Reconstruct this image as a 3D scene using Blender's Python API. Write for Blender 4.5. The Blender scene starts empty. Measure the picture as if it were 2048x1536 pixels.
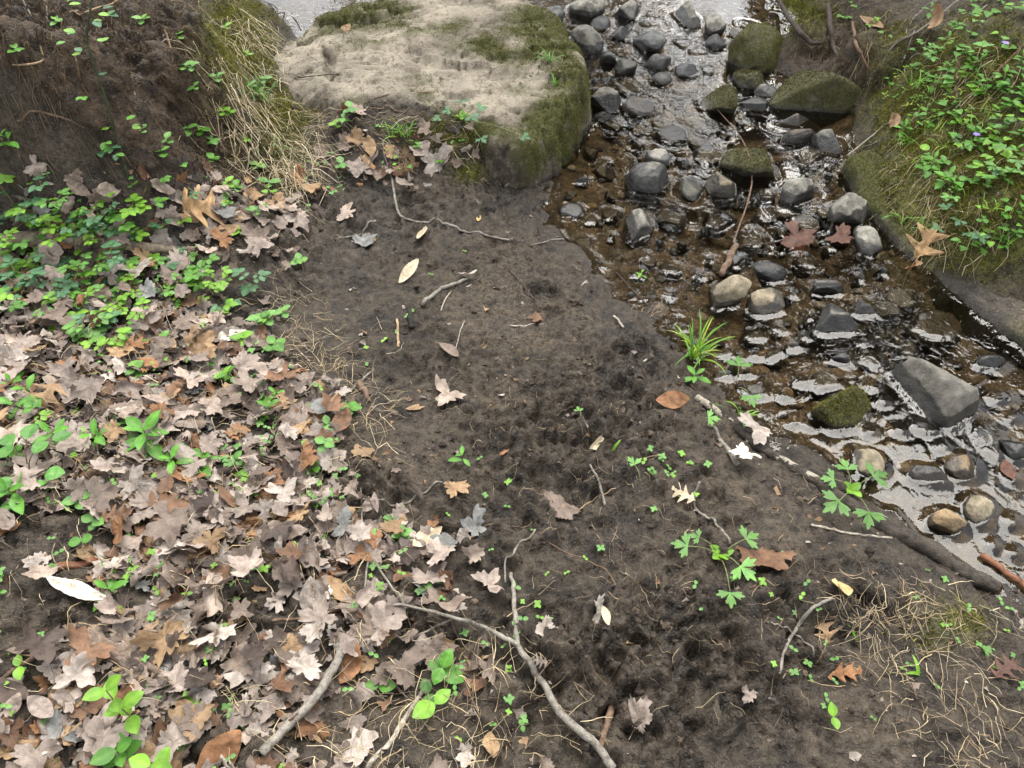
import bpy, math, random
import numpy as np
from mathutils import Vector, Matrix, Quaternion
from mathutils.bvhtree import BVHTree

# ------------------------------------------------------------------ camera, sky, sun, exposure
scene = bpy.context.scene
COL = scene.collection
R = math.radians
CAM_H, PITCH, FOC = 1.6, R(50), 1479.0          # metres above the stream, degrees down, focal length in photo pixels

cam_data = bpy.data.cameras.new('camera')
cam_data.sensor_width = 36.0
cam_data.lens = 36.0 * FOC / 2048.0
cam_data.clip_start = 0.02
cam_data.clip_end = 400.0
cam = bpy.data.objects.new('camera', cam_data)
cam.location = (0, 0, CAM_H)
cam.rotation_euler = (R(90) - PITCH, 0, 0)
COL.objects.link(cam)
scene.camera = cam

SUN_EL, SUN_ROT = R(54), R(10)
world = bpy.data.worlds.new('World')
scene.world = world
world.use_nodes = True
wn, wl = world.node_tree.nodes, world.node_tree.links
wn.clear()
w_out = wn.new('ShaderNodeOutputWorld')
w_bg = wn.new('ShaderNodeBackground')
w_sky = wn.new('ShaderNodeTexSky')
w_sky.sky_type = 'NISHITA'
w_sky.sun_disc = False
w_sky.sun_elevation = SUN_EL
w_sky.sun_rotation = SUN_ROT
w_sky.dust_density = 2.0
w_bw = wn.new('ShaderNodeRGBToBW')
w_mix = wn.new('ShaderNodeMix')
w_mix.data_type = 'RGBA'
w_mix.inputs[0].default_value = 0.92               # thin bright cloud: paler than a clear sky
wl.new(w_sky.outputs[0], w_bw.inputs[0])
wl.new(w_sky.outputs[0], w_mix.inputs[6])
wl.new(w_bw.outputs[0], w_mix.inputs[7])
wl.new(w_mix.outputs[2], w_bg.inputs[0])
w_bg.inputs[1].default_value = 0.11
wl.new(w_bg.outputs[0], w_out.inputs[0])

sun_data = bpy.data.lights.new('sun', 'SUN')
sun_data.energy = 1.4
sun_data.angle = R(60)
sun_data.color = (1.0, 0.955, 0.875)
sun = bpy.data.objects.new('sun', sun_data)
sdir = Vector((math.sin(SUN_ROT) * math.cos(SUN_EL), math.cos(SUN_ROT) * math.cos(SUN_EL), math.sin(SUN_EL)))
sun.rotation_euler = sdir.to_track_quat('Z', 'Y').to_euler()
sun.location = (0, 0, 30)
COL.objects.link(sun)

vs = scene.view_settings
vs.view_transform = 'Standard'
vs.look = 'None'
vs.gamma = 1.0
vs.use_curve_mapping = False
vs.exposure = 2.65
scene.cycles.use_denoising = True
scene.cycles.denoiser = 'OPENIMAGEDENOISE'
scene.cycles.denoising_prefilter = 'ACCURATE'
scene.cycles.max_bounces = 4
scene.cycles.transparent_max_bounces = 12

# ------------------------------------------------------------------ small helpers
rng = np.random.default_rng(7)
random.seed(7)

def hash_i(ix, iy, iz, seed):
    h = (ix * 374761393 + iy * 668265263 + iz * 2147483647 + seed * 1274126177) & 0xffffffff
    h = ((h ^ (h >> 13)) * 1274126177) & 0xffffffff
    h = ((h ^ (h >> 15)) * 2246822519) & 0xffffffff
    return ((h ^ (h >> 16)) & 0xffffff) / float(0xffffff) * 2 - 1

def n2(x, y, seed=0):
    fx, fy = np.floor(x), np.floor(y)
    ix, iy = fx.astype(np.int64), fy.astype(np.int64)
    a, b = x - fx, y - fy
    a = a * a * a * (a * (a * 6 - 15) + 10); b = b * b * b * (b * (b * 6 - 15) + 10)
    z = np.zeros_like(ix)
    h00, h10 = hash_i(ix, iy, z, seed), hash_i(ix + 1, iy, z, seed)
    h01, h11 = hash_i(ix, iy + 1, z, seed), hash_i(ix + 1, iy + 1, z, seed)
    return (h00 * (1 - a) + h10 * a) * (1 - b) + (h01 * (1 - a) + h11 * a) * b

def f2(x, y, octv=4, seed=0, gain=0.5):
    s, amp, tot = 0, 1.0, 0
    c, k = math.cos(0.6), math.sin(0.6)
    for o in range(octv):
        s = s + amp * n2(x, y, seed + o * 17)
        tot += amp
        x, y = (x * c - y * k) * 2.03, (x * k + y * c) * 2.03
        amp *= gain
    return s / tot

def n3(p, seed=0):
    f = np.floor(p)
    i = f.astype(np.int64)
    t = p - f
    t = t * t * (3 - 2 * t)
    out = 0
    for dx in (0, 1):
        wx = t[:, 0] if dx else 1 - t[:, 0]
        for dy in (0, 1):
            wy = t[:, 1] if dy else 1 - t[:, 1]
            for dz in (0, 1):
                wz = t[:, 2] if dz else 1 - t[:, 2]
                out = out + wx * wy * wz * hash_i(i[:, 0] + dx, i[:, 1] + dy, i[:, 2] + dz, seed)
    return out

def f3(p, octv=4, seed=0, gain=0.5):
    s, amp, tot = 0, 1.0, 0
    for o in range(octv):
        s = s + amp * n3(p + 13.7 * o, seed + o * 31)
        tot += amp
        p = p * 2.03
        amp *= gain
    return s / tot

def sstep(a, b, x):
    t = np.clip((x - a) / (b - a), 0, 1)
    return t * t * (3 - 2 * t)

SP, CP = math.sin(PITCH), math.cos(PITCH)
def ray(u, v):
    a, b = (u - 1024.0) / FOC, (768.0 - v) / FOC
    return np.array((a, CP + b * SP, -SP + b * CP))
def U(u, v, z=0.0):                       # where the line of sight through a photo point meets height z
    d = ray(u, v)
    t = (CAM_H - z) / -d[2]
    return np.array((d[0] * t, d[1] * t, z))
def proj(x, y, z):                        # a place in the world to its photo point
    zc = z - CAM_H
    dep = y * CP - zc * SP
    up = y * SP + zc * CP
    dep = np.maximum(dep, 0.05)
    return 1024 + FOC * x / dep, 768 - FOC * up / dep
def dist_of(p):
    return p[1] * CP - (p[2] - CAM_H) * SP

def inpoly(px, py, poly):
    poly = np.asarray(poly, float)
    r = np.zeros(np.shape(px), bool)
    n = len(poly)
    for i in range(n):
        x0, y0 = poly[i]
        x1, y1 = poly[(i + 1) % n]
        if y0 == y1: continue
        c = ((y0 > py) != (y1 > py)) & (px < (x1 - x0) * (py - y0) / (y1 - y0) + x0)
        r ^= c
    return r

def blobs(u, v, lst):
    s = np.zeros(np.shape(u))
    for (a, b, ru, rv, w) in lst:
        s = s + w * np.exp(-(((u - a) / ru) ** 2 + ((v - b) / rv) ** 2))
    return s

def mesh_np(name, V, Fc, smooth=True, attrs=None, cols=None):
    V = np.ascontiguousarray(V, np.float32)
    Fc = np.ascontiguousarray(Fc, np.int32)
    me = bpy.data.meshes.new(name)
    nf, k = Fc.shape
    me.vertices.add(len(V)); me.vertices.foreach_set('co', V.ravel())
    me.loops.add(nf * k); me.loops.foreach_set('vertex_index', Fc.ravel())
    me.polygons.add(nf); me.polygons.foreach_set('loop_start', np.arange(0, nf * k, k, dtype=np.int32))
    me.polygons.foreach_set('use_smooth', np.full(nf, smooth))
    me.update(calc_edges=True)
    for nm, a in (attrs or {}).items():
        at = me.attributes.new(nm, 'FLOAT', 'POINT')
        at.data.foreach_set('value', np.ascontiguousarray(a, np.float32))
    for nm, a in (cols or {}).items():
        at = me.attributes.new(nm, 'FLOAT_COLOR', 'POINT')
        a = np.asarray(a, np.float32)
        if a.shape[1] == 3: a = np.concatenate([a, np.ones((len(a), 1), np.float32)], 1)
        at.data.foreach_set('color', np.ascontiguousarray(a).ravel())
    return me

def link(name, me, mat=None, parent=None, matrix=None, color=None):
    o = bpy.data.objects.new(name, me)
    COL.objects.link(o)
    if mat is not None and me is not None and len(me.materials) == 0:
        me.materials.append(mat)
    if parent is not None: o.parent = parent
    if matrix is not None: o.matrix_basis = matrix
    if color is not None: o.color = (*color[:3], 1.0)
    return o

def tag(o, label=None, cat=None, group=None, kind=None):
    if label: o['label'] = label
    if cat: o['category'] = cat
    if group: o['group'] = group
    if kind: o['kind'] = kind
    return o

def grid_faces(nr, nc, wrap=False):
    i = np.arange(nr - 1)[:, None]
    j = np.arange(nc if wrap else nc - 1)[None, :]
    j2 = (j + 1) % nc
    a = i * nc + j; b = i * nc + j2; c = (i + 1) * nc + j2; d = (i + 1) * nc + j
    return np.stack([a, b, c, d], -1).reshape(-1, 4)

class Pile:                                # many small shapes gathered into one mesh
    def __init__(s): s.V, s.F, s.C, s.n = [], [], [], 0
    def add(s, V, Fc, col=None):
        Fc = np.asarray(Fc)
        if Fc.shape[1] == 4: Fc = np.concatenate([Fc[:, [0, 1, 2]], Fc[:, [0, 2, 3]]])
        s.V.append(V); s.F.append(Fc + s.n); s.n += len(V)
        if col is not None: s.C.append(np.tile(np.asarray(col, float)[None, :3], (len(V), 1)) if np.ndim(col) == 1 else col)
    def mesh(s, name, smooth=True):
        return mesh_np(name, np.concatenate(s.V), np.concatenate(s.F), smooth, cols={'Col': np.concatenate(s.C)} if s.C else None)

def catmull(P, n=6):
    P = np.asarray(P, float)
    if len(P) < 3:
        t = np.linspace(0, 1, n * 2)[:, None]
        return P[0] * (1 - t) + P[-1] * t
    Q = np.concatenate([[2 * P[0] - P[1]], P, [2 * P[-1] - P[-2]]])
    out = []
    for i in range(1, len(Q) - 2):
        for t in np.linspace(0, 1, n, endpoint=False):
            a, b, c, d = Q[i - 1:i + 3]
            out.append(0.5 * ((2 * b) + (-a + c) * t + (2 * a - 5 * b + 4 * c - d) * t * t + (-a + 3 * b - 3 * c + d) * t ** 3))
    out.append(P[-1])
    return np.array(out)

def tube(P, rad, sides=6, cap=True, flat=1.0, rough=0.0, seed=0):
    P = np.asarray(P, float)
    n = len(P)
    rad = np.interp(np.linspace(0, 1, n), np.linspace(0, 1, len(rad)), rad) if np.ndim(rad) else np.full(n, rad)
    T = np.gradient(P, axis=0)
    T /= np.linalg.norm(T, axis=1)[:, None] + 1e-9
    up = np.array((0, 0, 1.0))
    A = np.cross(T, up)
    L = np.linalg.norm(A, axis=1)[:, None]
    A = np.where(L < 0.15, np.cross(T, np.array((0, 1.0, 0))), A)
    A /= np.linalg.norm(A, axis=1)[:, None] + 1e-9
    B = np.cross(A, T)
    th = np.arange(sides) / sides * 2 * math.pi
    V = P[:, None] + rad[:, None, None] * (np.cos(th)[None, :, None] * A[:, None] + flat * np.sin(th)[None, :, None] * B[:, None])
    if rough:
        q = V.reshape(-1, 3)
        k = 1 + rough * f3(q / (rad.mean() * 2.2) + seed * 7.1, 3, seed)
        V = P[:, None] + (V - P[:, None]) * k.reshape(n, sides)[:, :, None]
    V = V.reshape(-1, 3)
    Fq = grid_faces(n, sides, True)
    Ft = np.concatenate([Fq[:, [0, 1, 2]], Fq[:, [0, 2, 3]]])
    if cap:
        V = np.concatenate([V, P[:1] - T[:1] * rad[0] * 0.3, P[-1:] + T[-1:] * rad[-1] * 0.3])
        j = np.arange(sides); j2 = (j + 1) % sides
        c0, c1 = n * sides, n * sides + 1
        Ft = np.concatenate([Ft, np.stack([j2, j, np.full(sides, c0)], 1), np.stack([(n - 1) * sides + j, (n - 1) * sides + j2, np.full(sides, c1)], 1)])
    return V, Ft

# ------------------------------------------------------------------ materials
def new_mat(name):
    m = bpy.data.materials.new(name)
    m.use_nodes = True
    nt = m.node_tree
    nt.nodes.clear()
    out = nt.nodes.new('ShaderNodeOutputMaterial')
    return m, nt, out
class NB:                                  # short hand for node building
    def __init__(s, nt): s.nt = nt
    def n(s, t, **kw):
        x = s.nt.nodes.new(t)
        for k, v in kw.items(): setattr(x, k, v)
        return x
    def l(s, a, b): s.nt.links.new(a, b)
    def put(s, sock, v):
        if hasattr(v, 'is_linked'): s.l(v, sock)
        else: sock.default_value = v
    def noise(s, vec, scale, detail=4, rough=0.55, dist=0.0):
        x = s.n('ShaderNodeTexNoise')
        if vec is not None: s.l(vec, x.inputs['Vector'])
        x.inputs['Scale'].default_value = scale; x.inputs['Detail'].default_value = detail
        x.inputs['Roughness'].default_value = rough; x.inputs['Distortion'].default_value = dist
        return x.outputs['Fac']
    def ramp(s, fac, lo, hi, a=0.0, b=1.0):
        x = s.n('ShaderNodeMapRange'); x.interpolation_type = 'SMOOTHSTEP'
        s.put(x.inputs[0], fac)
        x.inputs[1].default_value = lo; x.inputs[2].default_value = hi
        x.inputs[3].default_value = a; x.inputs[4].default_value = b
        return x.outputs[0]
    def math(s, op, a, b=0.0, clamp=False):
        x = s.n('ShaderNodeMath', operation=op); x.use_clamp = clamp
        s.put(x.inputs[0], a); s.put(x.inputs[1], b)
        return x.outputs[0]
    def mix(s, f, a, b, mode='MIX'):
        x = s.n('ShaderNodeMix'); x.data_type = 'RGBA'; x.blend_type = mode
        s.put(x.inputs[0], f)
        for i, c in ((6, a), (7, b)):
            if isinstance(c, tuple): x.inputs[i].default_value = (*c[:3], 1)
            else: s.put(x.inputs[i], c)
        return x.outputs[2]
    def attr(s, name, typ='GEOMETRY', out='Fac'):
        x = s.n('ShaderNodeAttribute'); x.attribute_type = typ; x.attribute_name = name
        return x.outputs[out]
    def bump(s, h, strength, dist=0.01, normal=None):
        x = s.n('ShaderNodeBump'); x.inputs['Strength'].default_value = strength; x.inputs['Distance'].default_value = dist
        s.put(x.inputs['Height'], h)
        if normal is not None: s.l(normal, x.inputs['Normal'])
        return x.outputs[0]
    def pos(s): return s.n('ShaderNodeNewGeometry').outputs['Position']
    def objco(s): return s.n('ShaderNodeTexCoord').outputs['Object']
    def bsdf(s, col, rough=0.8, spec=0.4, normal=None, trans=0.0):
        x = s.n('ShaderNodeBsdfPrincipled')
        if isinstance(col, tuple): x.inputs['Base Color'].default_value = (*col[:3], 1)
        else: s.l(col, x.inputs['Base Color'])
        s.put(x.inputs['Roughness'], rough); s.put(x.inputs['Specular IOR Level'], spec)
        if normal is not None: s.l(normal, x.inputs['Normal'])
        if trans:
            t = s.n('ShaderNodeBsdfTranslucent')
            if isinstance(col, tuple): t.inputs[0].default_value = (*col[:3], 1)
            else: s.l(col, t.inputs[0])
            m = s.n('ShaderNodeMixShader'); m.inputs[0].default_value = trans
            s.l(x.outputs[0], m.inputs[1]); s.l(t.outputs[0], m.inputs[2])
            return m.outputs[0]
        return x.outputs[0]
MAT = {}

def mat_ground():
    m, nt, out = new_mat('ground'); b = NB(nt)
    p = b.pos()
    big = b.noise(p, 3.2, 3, 0.6)
    mid = b.noise(p, 17, 5, 0.68)
    fine = b.noise(p, 120, 3, 0.7)
    grit = b.noise(p, 420, 2, 0.6)
    c = b.mix(b.ramp(big, 0.35, 0.68), (0.0115, 0.0088, 0.0065), (0.050, 0.039, 0.0285))
    c = b.mix(b.ramp(mid, 0.33, 0.7), c, b.mix(0.55, c, (0.105, 0.085, 0.063)))
    c = b.mix(b.ramp(mid, 0.48, 0.3, 0, 0.7), c, (0.009, 0.007, 0.0055))
    wetc = b.math('MULTIPLY', b.attr('wet'), b.ramp(big, 0.25, 0.6, 0.5, 1.0))
    c = b.mix(wetc, c, b.mix(1.0, c, (0.58, 0.56, 0.54), 'MULTIPLY'))
    sand = b.attr('sand')
    sc = b.mix(b.ramp(fine, 0.35, 0.7), (0.028, 0.021, 0.014), (0.092, 0.072, 0.050))
    c = b.mix(b.math('MULTIPLY', sand, b.ramp(mid, 0.25, 0.6)), c, sc)
    bank = b.attr('bank')
    c = b.mix(bank, c, b.mix(b.ramp(mid, 0.35, 0.7), (0.018, 0.012, 0.008), (0.085, 0.058, 0.036)))
    bed = b.attr('bed')
    bc = b.mix(b.ramp(mid, 0.35, 0.65), (0.035, 0.028, 0.019), (0.125, 0.097, 0.064))
    bc = b.mix(b.ramp(fine, 0.58, 0.75), bc, (0.20, 0.155, 0.10))
    c = b.mix(bed, c, bc)
    moss = b.attr('moss')
    mc = b.mix(b.ramp(fine, 0.3, 0.7), (0.035, 0.038, 0.008), (0.12, 0.12, 0.022))
    c = b.mix(b.math('MULTIPLY', moss, b.ramp(mid, 0.3, 0.5)), c, mc)
    c = b.mix(b.ramp(grit, 0.60, 0.72, 0, 0.5), c, (0.26, 0.22, 0.17))
    c = b.mix(b.ramp(fine, 0.46, 0.32, 0, 0.5), c, b.mix(1.0, c, (0.28, 0.26, 0.24), 'MULTIPLY'))
    lumps = b.noise(p, 52, 3, 0.65)
    c = b.mix(b.ramp(lumps, 0.50, 0.36, 0, 0.7), c, b.mix(1.0, c, (0.30, 0.28, 0.26), 'MULTIPLY'))
    c = b.mix(b.ramp(lumps, 0.54, 0.70, 0, 0.6), c, b.mix(1.0, c, (1.7, 1.66, 1.6), 'MULTIPLY'))
    h = b.math('ADD', b.math('MULTIPLY', fine, 1.0), b.math('MULTIPLY', grit, 0.35))
    h = b.math('ADD', h, b.math('MULTIPLY', lumps, 2.4))
    nr = b.bump(h, 0.8, 0.006)
    wet = b.attr('wet')
    rough = b.math('SUBTRACT', b.ramp(mid, 0.3, 0.7, 0.55, 0.9), b.math('MULTIPLY', wet, 0.34))
    b.l(b.bsdf(c, rough, 0.3, nr), out.inputs[0])
    return m
MAT['ground'] = mat_ground()

def mat_stone():
    m, nt, out = new_mat('stone'); b = NB(nt)
    p = b.objco(); w = b.pos()
    oc = b.n('ShaderNodeObjectInfo').outputs['Color']
    n1 = b.noise(w, 26, 4, 0.65); nf = b.noise(w, 150, 3, 0.7); sp = b.noise(w, 380, 2)
    c = b.mix(b.ramp(n1, 0.3, 0.72), b.mix(1.0, oc, (0.45, 0.44, 0.42), 'MULTIPLY'), b.mix(1.0, oc, (1.4, 1.36, 1.27), 'MULTIPLY'))
    c = b.mix(b.ramp(nf, 0.55, 0.75, 0, 0.5), c, b.mix(1.0, c, (1.5, 1.45, 1.35), 'MULTIPLY'))
    c = b.mix(b.ramp(sp, 0.42, 0.32, 0, 0.6), c, b.mix(1.0, c, (0.35, 0.35, 0.35), 'MULTIPLY'))
    sx = b.n('ShaderNodeSeparateXYZ'); b.l(w, sx.inputs[0])
    line = b.math('ADD', b.attr('wet_line', 'OBJECT'), b.math('MULTIPLY', b.math('SUBTRACT', b.noise(w, 14, 3), 0.5), 0.05))
    wet = b.ramp(b.math('SUBTRACT', line, sx.outputs[2]), -0.003, 0.004)
    c = b.mix(wet, c, b.mix(1.0, c, (0.20, 0.205, 0.22), 'MULTIPLY'))
    moss = b.attr('moss')
    mc = b.mix(b.ramp(nf, 0.3, 0.7), (0.022, 0.022, 0.007), (0.085, 0.080, 0.022))
    c = b.mix(b.math('MULTIPLY', moss, b.ramp(n1, 0.28, 0.5)), c, mc)
    nr = b.bump(b.math('ADD', b.math('MULTIPLY', nf, 0.8), n1), 0.6, 0.006)
    rough = b.math('SUBTRACT', 0.82, b.math('MULTIPLY', wet, 0.52))
    b.l(b.bsdf(c, rough, 0.5, nr), out.inputs[0])
    return m
MAT['stone'] = mat_stone()

def mat_boulder(name, lo, hi, warm):
    m, nt, out = new_mat(name); b = NB(nt)
    w = b.pos()
    n1 = b.noise(w, 5, 7, 0.68, 0.4); n2_ = b.noise(w, 24, 6, 0.7); nf = b.noise(w, 170, 4, 0.7)
    c = b.mix(b.ramp(n1, 0.32, 0.68), lo, hi)
    c = b.mix(b.ramp(n2_, 0.5, 0.75, 0, 0.6), c, warm)
    c = b.mix(b.ramp(n2_, 0.42, 0.28, 0, 0.75), c, b.mix(1.0, c, (0.42, 0.40, 0.37), 'MULTIPLY'))
    c = b.mix(b.ramp(nf, 0.55, 0.7, 0, 0.6), c, (0.42, 0.39, 0.34))
    c = b.mix(b.ramp(nf, 0.45, 0.32, 0, 0.6), c, b.mix(1.0, c, (0.45, 0.43, 0.40), 'MULTIPLY'))
    cr = b.math('ABSOLUTE', b.math('SUBTRACT', b.noise(w, 6.5, 5, 0.6, 1.0), 0.5))
    c = b.mix(b.ramp(cr, 0.012, 0.003, 0, 0.8), c, b.mix(1.0, c, (0.3, 0.27, 0.24), 'MULTIPLY'))
    sp = b.noise(w, 70, 3, 0.6)
    c = b.mix(b.ramp(sp, 0.40, 0.30, 0, 0.7), c, b.mix(1.0, c, (0.4, 0.37, 0.33), 'MULTIPLY'))
    dirt = b.attr('dirt')
    c = b.mix(b.math('MULTIPLY', dirt, b.ramp(n2_, 0.25, 0.55)), c, b.mix(nf, (0.03, 0.023, 0.017), (0.075, 0.058, 0.043)))
    moss = b.attr('moss')
    mc = b.mix(b.ramp(nf, 0.3, 0.7), (0.022, 0.024, 0.006), (0.080, 0.084, 0.018))
    c = b.mix(b.math('MULTIPLY', moss, b.ramp(n2_, 0.28, 0.5)), c, mc)
    sx = b.n('ShaderNodeSeparateXYZ'); b.l(w, sx.inputs[0])
    wet = b.ramp(b.math('ADD', sx.outputs[2], b.math('MULTIPLY', b.math('SUBTRACT', n1, 0.5), 0.08)), 0.035, 0.02)
    c = b.mix(wet, c, b.mix(1.0, c, (0.3, 0.29, 0.28), 'MULTIPLY'))
    nr = b.bump(b.math('ADD', b.math('MULTIPLY', nf, 0.5), b.math('MULTIPLY', n2_, 1.6)), 0.65, 0.012)
    b.l(b.bsdf(c, b.math('SUBTRACT', 0.86, b.math('MULTIPLY', wet, 0.4)), 0.4, nr), out.inputs[0])
    return m
MAT['boulder'] = mat_boulder('boulder', (0.17, 0.147, 0.113), (0.31, 0.272, 0.21), (0.35, 0.30, 0.22))
MAT['slab'] = mat_boulder('slab', (0.040, 0.032, 0.024), (0.105, 0.085, 0.064), (0.15, 0.125, 0.095))

def mat_leaf(name, use_attr, green=False):
    m, nt, out = new_mat(name); b = NB(nt)
    oc = b.attr('Col', out='Color') if use_attr else b.n('ShaderNodeObjectInfo').outputs['Color']
    w = b.pos()
    n1 = b.noise(w, 45, 5, 0.65); nf = b.noise(w, 260, 3, 0.6)
    if green:
        c = b.mix(b.ramp(n1, 0.3, 0.7), b.mix(1.0, oc, (0.75, 0.8, 0.8), 'MULTIPLY'), b.mix(1.0, oc, (1.2, 1.15, 1.0), 'MULTIPLY'))
        if not use_attr:
            c = b.mix(b.math('MULTIPLY', b.attr('vein'), 0.5), c, b.mix(1.0, c, (1.5, 1.35, 1.2), 'MULTIPLY'))
        nr = b.bump(n1, 0.3, 0.004)
        b.l(b.bsdf(c, 0.5, 0.4, nr, 0.3), out.inputs[0])
    else:
        c = b.mix(b.ramp(n1, 0.28, 0.72), b.mix(1.0, oc, (0.62, 0.58, 0.55), 'MULTIPLY'), b.mix(1.0, oc, (1.28, 1.27, 1.26), 'MULTIPLY'))
        c = b.mix(b.ramp(nf, 0.40, 0.30, 0, 0.55), c, b.mix(1.0, c, (0.4, 0.36, 0.33), 'MULTIPLY'))
        if not use_attr:
            c = b.mix(b.math('MULTIPLY', b.attr('vein'), 0.45), c, b.mix(1.0, c, (0.62, 0.56, 0.5), 'MULTIPLY'))
        nr = b.bump(b.math('ADD', n1, b.math('MULTIPLY', nf, 0.3)), 0.55, 0.006)
        b.l(b.bsdf(c, b.ramp(n1, 0.3, 0.7, 0.5, 0.8), 0.35, nr, 0.12), out.inputs[0])
    return m
MAT['leaf'] = mat_leaf('dead_leaf', False)
MAT['litter'] = mat_leaf('leaf_litter', True)
MAT['green'] = mat_leaf('green_leaf', False, True)
MAT['green_many'] = mat_leaf('green_leaves', True, True)

def mat_bark():
    m, nt, out = new_mat('bark'); b = NB(nt)
    oc = b.n('ShaderNodeObjectInfo').outputs['Color']
    w = b.pos()
    n1 = b.noise(w, 60, 5, 0.7); n0 = b.noise(w, 14, 4, 0.6); nf = b.noise(w, 300, 3, 0.6)
    c = b.mix(b.ramp(n1, 0.3, 0.7), b.mix(1.0, oc, (0.45, 0.42, 0.4), 'MULTIPLY'), b.mix(1.0, oc, (1.3, 1.28, 1.25), 'MULTIPLY'))
    c = b.mix(b.ramp(n0, 0.5, 0.68, 0, 0.5), c, b.mix(1.0, oc, (1.4, 1.45, 1.4), 'MULTIPLY'))
    c = b.mix(b.ramp(nf, 0.42, 0.3, 0, 0.7), c, (0.02, 0.017, 0.015))
    nr = b.bump(b.math('ADD', n1, b.math('MULTIPLY', nf, 0.4)), 0.7, 0.004)
    b.l(b.bsdf(c, 0.8, 0.3, nr), out.inputs[0])
    return m
MAT['bark'] = mat_bark()

def mat_log():
    m, nt, out = new_mat('log_bark'); b = NB(nt)
    w = b.pos(); a = b.attr('pale')
    n1 = b.noise(w, 35, 6, 0.7); nf = b.noise(w, 240, 3, 0.6)
    c = b.mix(b.ramp(n1, 0.3, 0.7), (0.014, 0.012, 0.010), (0.075, 0.06, 0.046))
    pl = b.mix(b.ramp(nf, 0.3, 0.7), (0.18, 0.155, 0.12), (0.40, 0.36, 0.29))
    c = b.mix(b.ramp(b.math('ADD', a, b.math('MULTIPLY', b.math('SUBTRACT', n1, 0.5), 1.6)), 0.5, 0.56), c, pl)
    nr = b.bump(b.math('ADD', n1, b.math('MULTIPLY', nf, 0.5)), 0.9, 0.008)
    b.l(b.bsdf(c, 0.75, 0.35, nr), out.inputs[0])
    return m
MAT['log'] = mat_log()

def mat_col(name, rough=0.7, trans=0.0, vary=0.4, scale=90):
    m, nt, out = new_mat(name); b = NB(nt)
    oc = b.attr('Col', out='Color')
    n1 = b.noise(b.pos(), scale, 3, 0.6)
    c = b.mix(b.ramp(n1, 0.3, 0.7), b.mix(1.0, oc, (1 - vary,) * 3, 'MULTIPLY'), b.mix(1.0, oc, (1 + vary,) * 3, 'MULTIPLY'))
    b.l(b.bsdf(c, rough, 0.3, None, trans), out.inputs[0])
    return m
MAT['straw'] = mat_col('straw', 0.6, 0.0, 0.3)
MAT['moss'] = mat_col('moss', 0.8, 0.2, 0.35)
MAT['soil_bits'] = mat_col('soil_bits', 0.85, 0.0, 0.35)

def mat_water():
    m, nt, out = new_mat('water'); b = NB(nt)
    w = b.pos()
    amp = b.attr('ripple')
    mp = b.n('ShaderNodeMapping'); b.l(w, mp.inputs[0]); mp.inputs['Scale'].default_value = (1, 1, 1)
    n1 = b.noise(mp.outputs[0], 15, 2, 0.5, 2.2)
    n2_ = b.noise(mp.outputs[0], 52, 2, 0.5, 1.2)
    h = b.math('ADD', b.math('MULTIPLY', n1, 1.0), b.math('MULTIPLY', n2_, 0.10))
    h = b.math('MULTIPLY', h, amp)
    nr = b.bump(h, 1.0, 0.006)
    fr = b.n('ShaderNodeFresnel'); fr.inputs['IOR'].default_value = 1.38; b.l(nr, fr.inputs['Normal'])
    gl = b.n('ShaderNodeBsdfGlossy'); gl.inputs['Roughness'].default_value = 0.035; gl.inputs['Color'].default_value = (1, 1, 1, 1); b.l(nr, gl.inputs['Normal'])
    tr = b.n('ShaderNodeBsdfTransparent'); tr.inputs[0].default_value = (0.70, 0.64, 0.53, 1)
    mx = b.n('ShaderNodeMixShader')
    b.l(fr.outputs[0], mx.inputs[0]); b.l(tr.outputs[0], mx.inputs[1]); b.l(gl.outputs[0], mx.inputs[2])
    b.l(mx.outputs[0], out.inputs[0])
    return m
MAT['water'] = mat_water()

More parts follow.
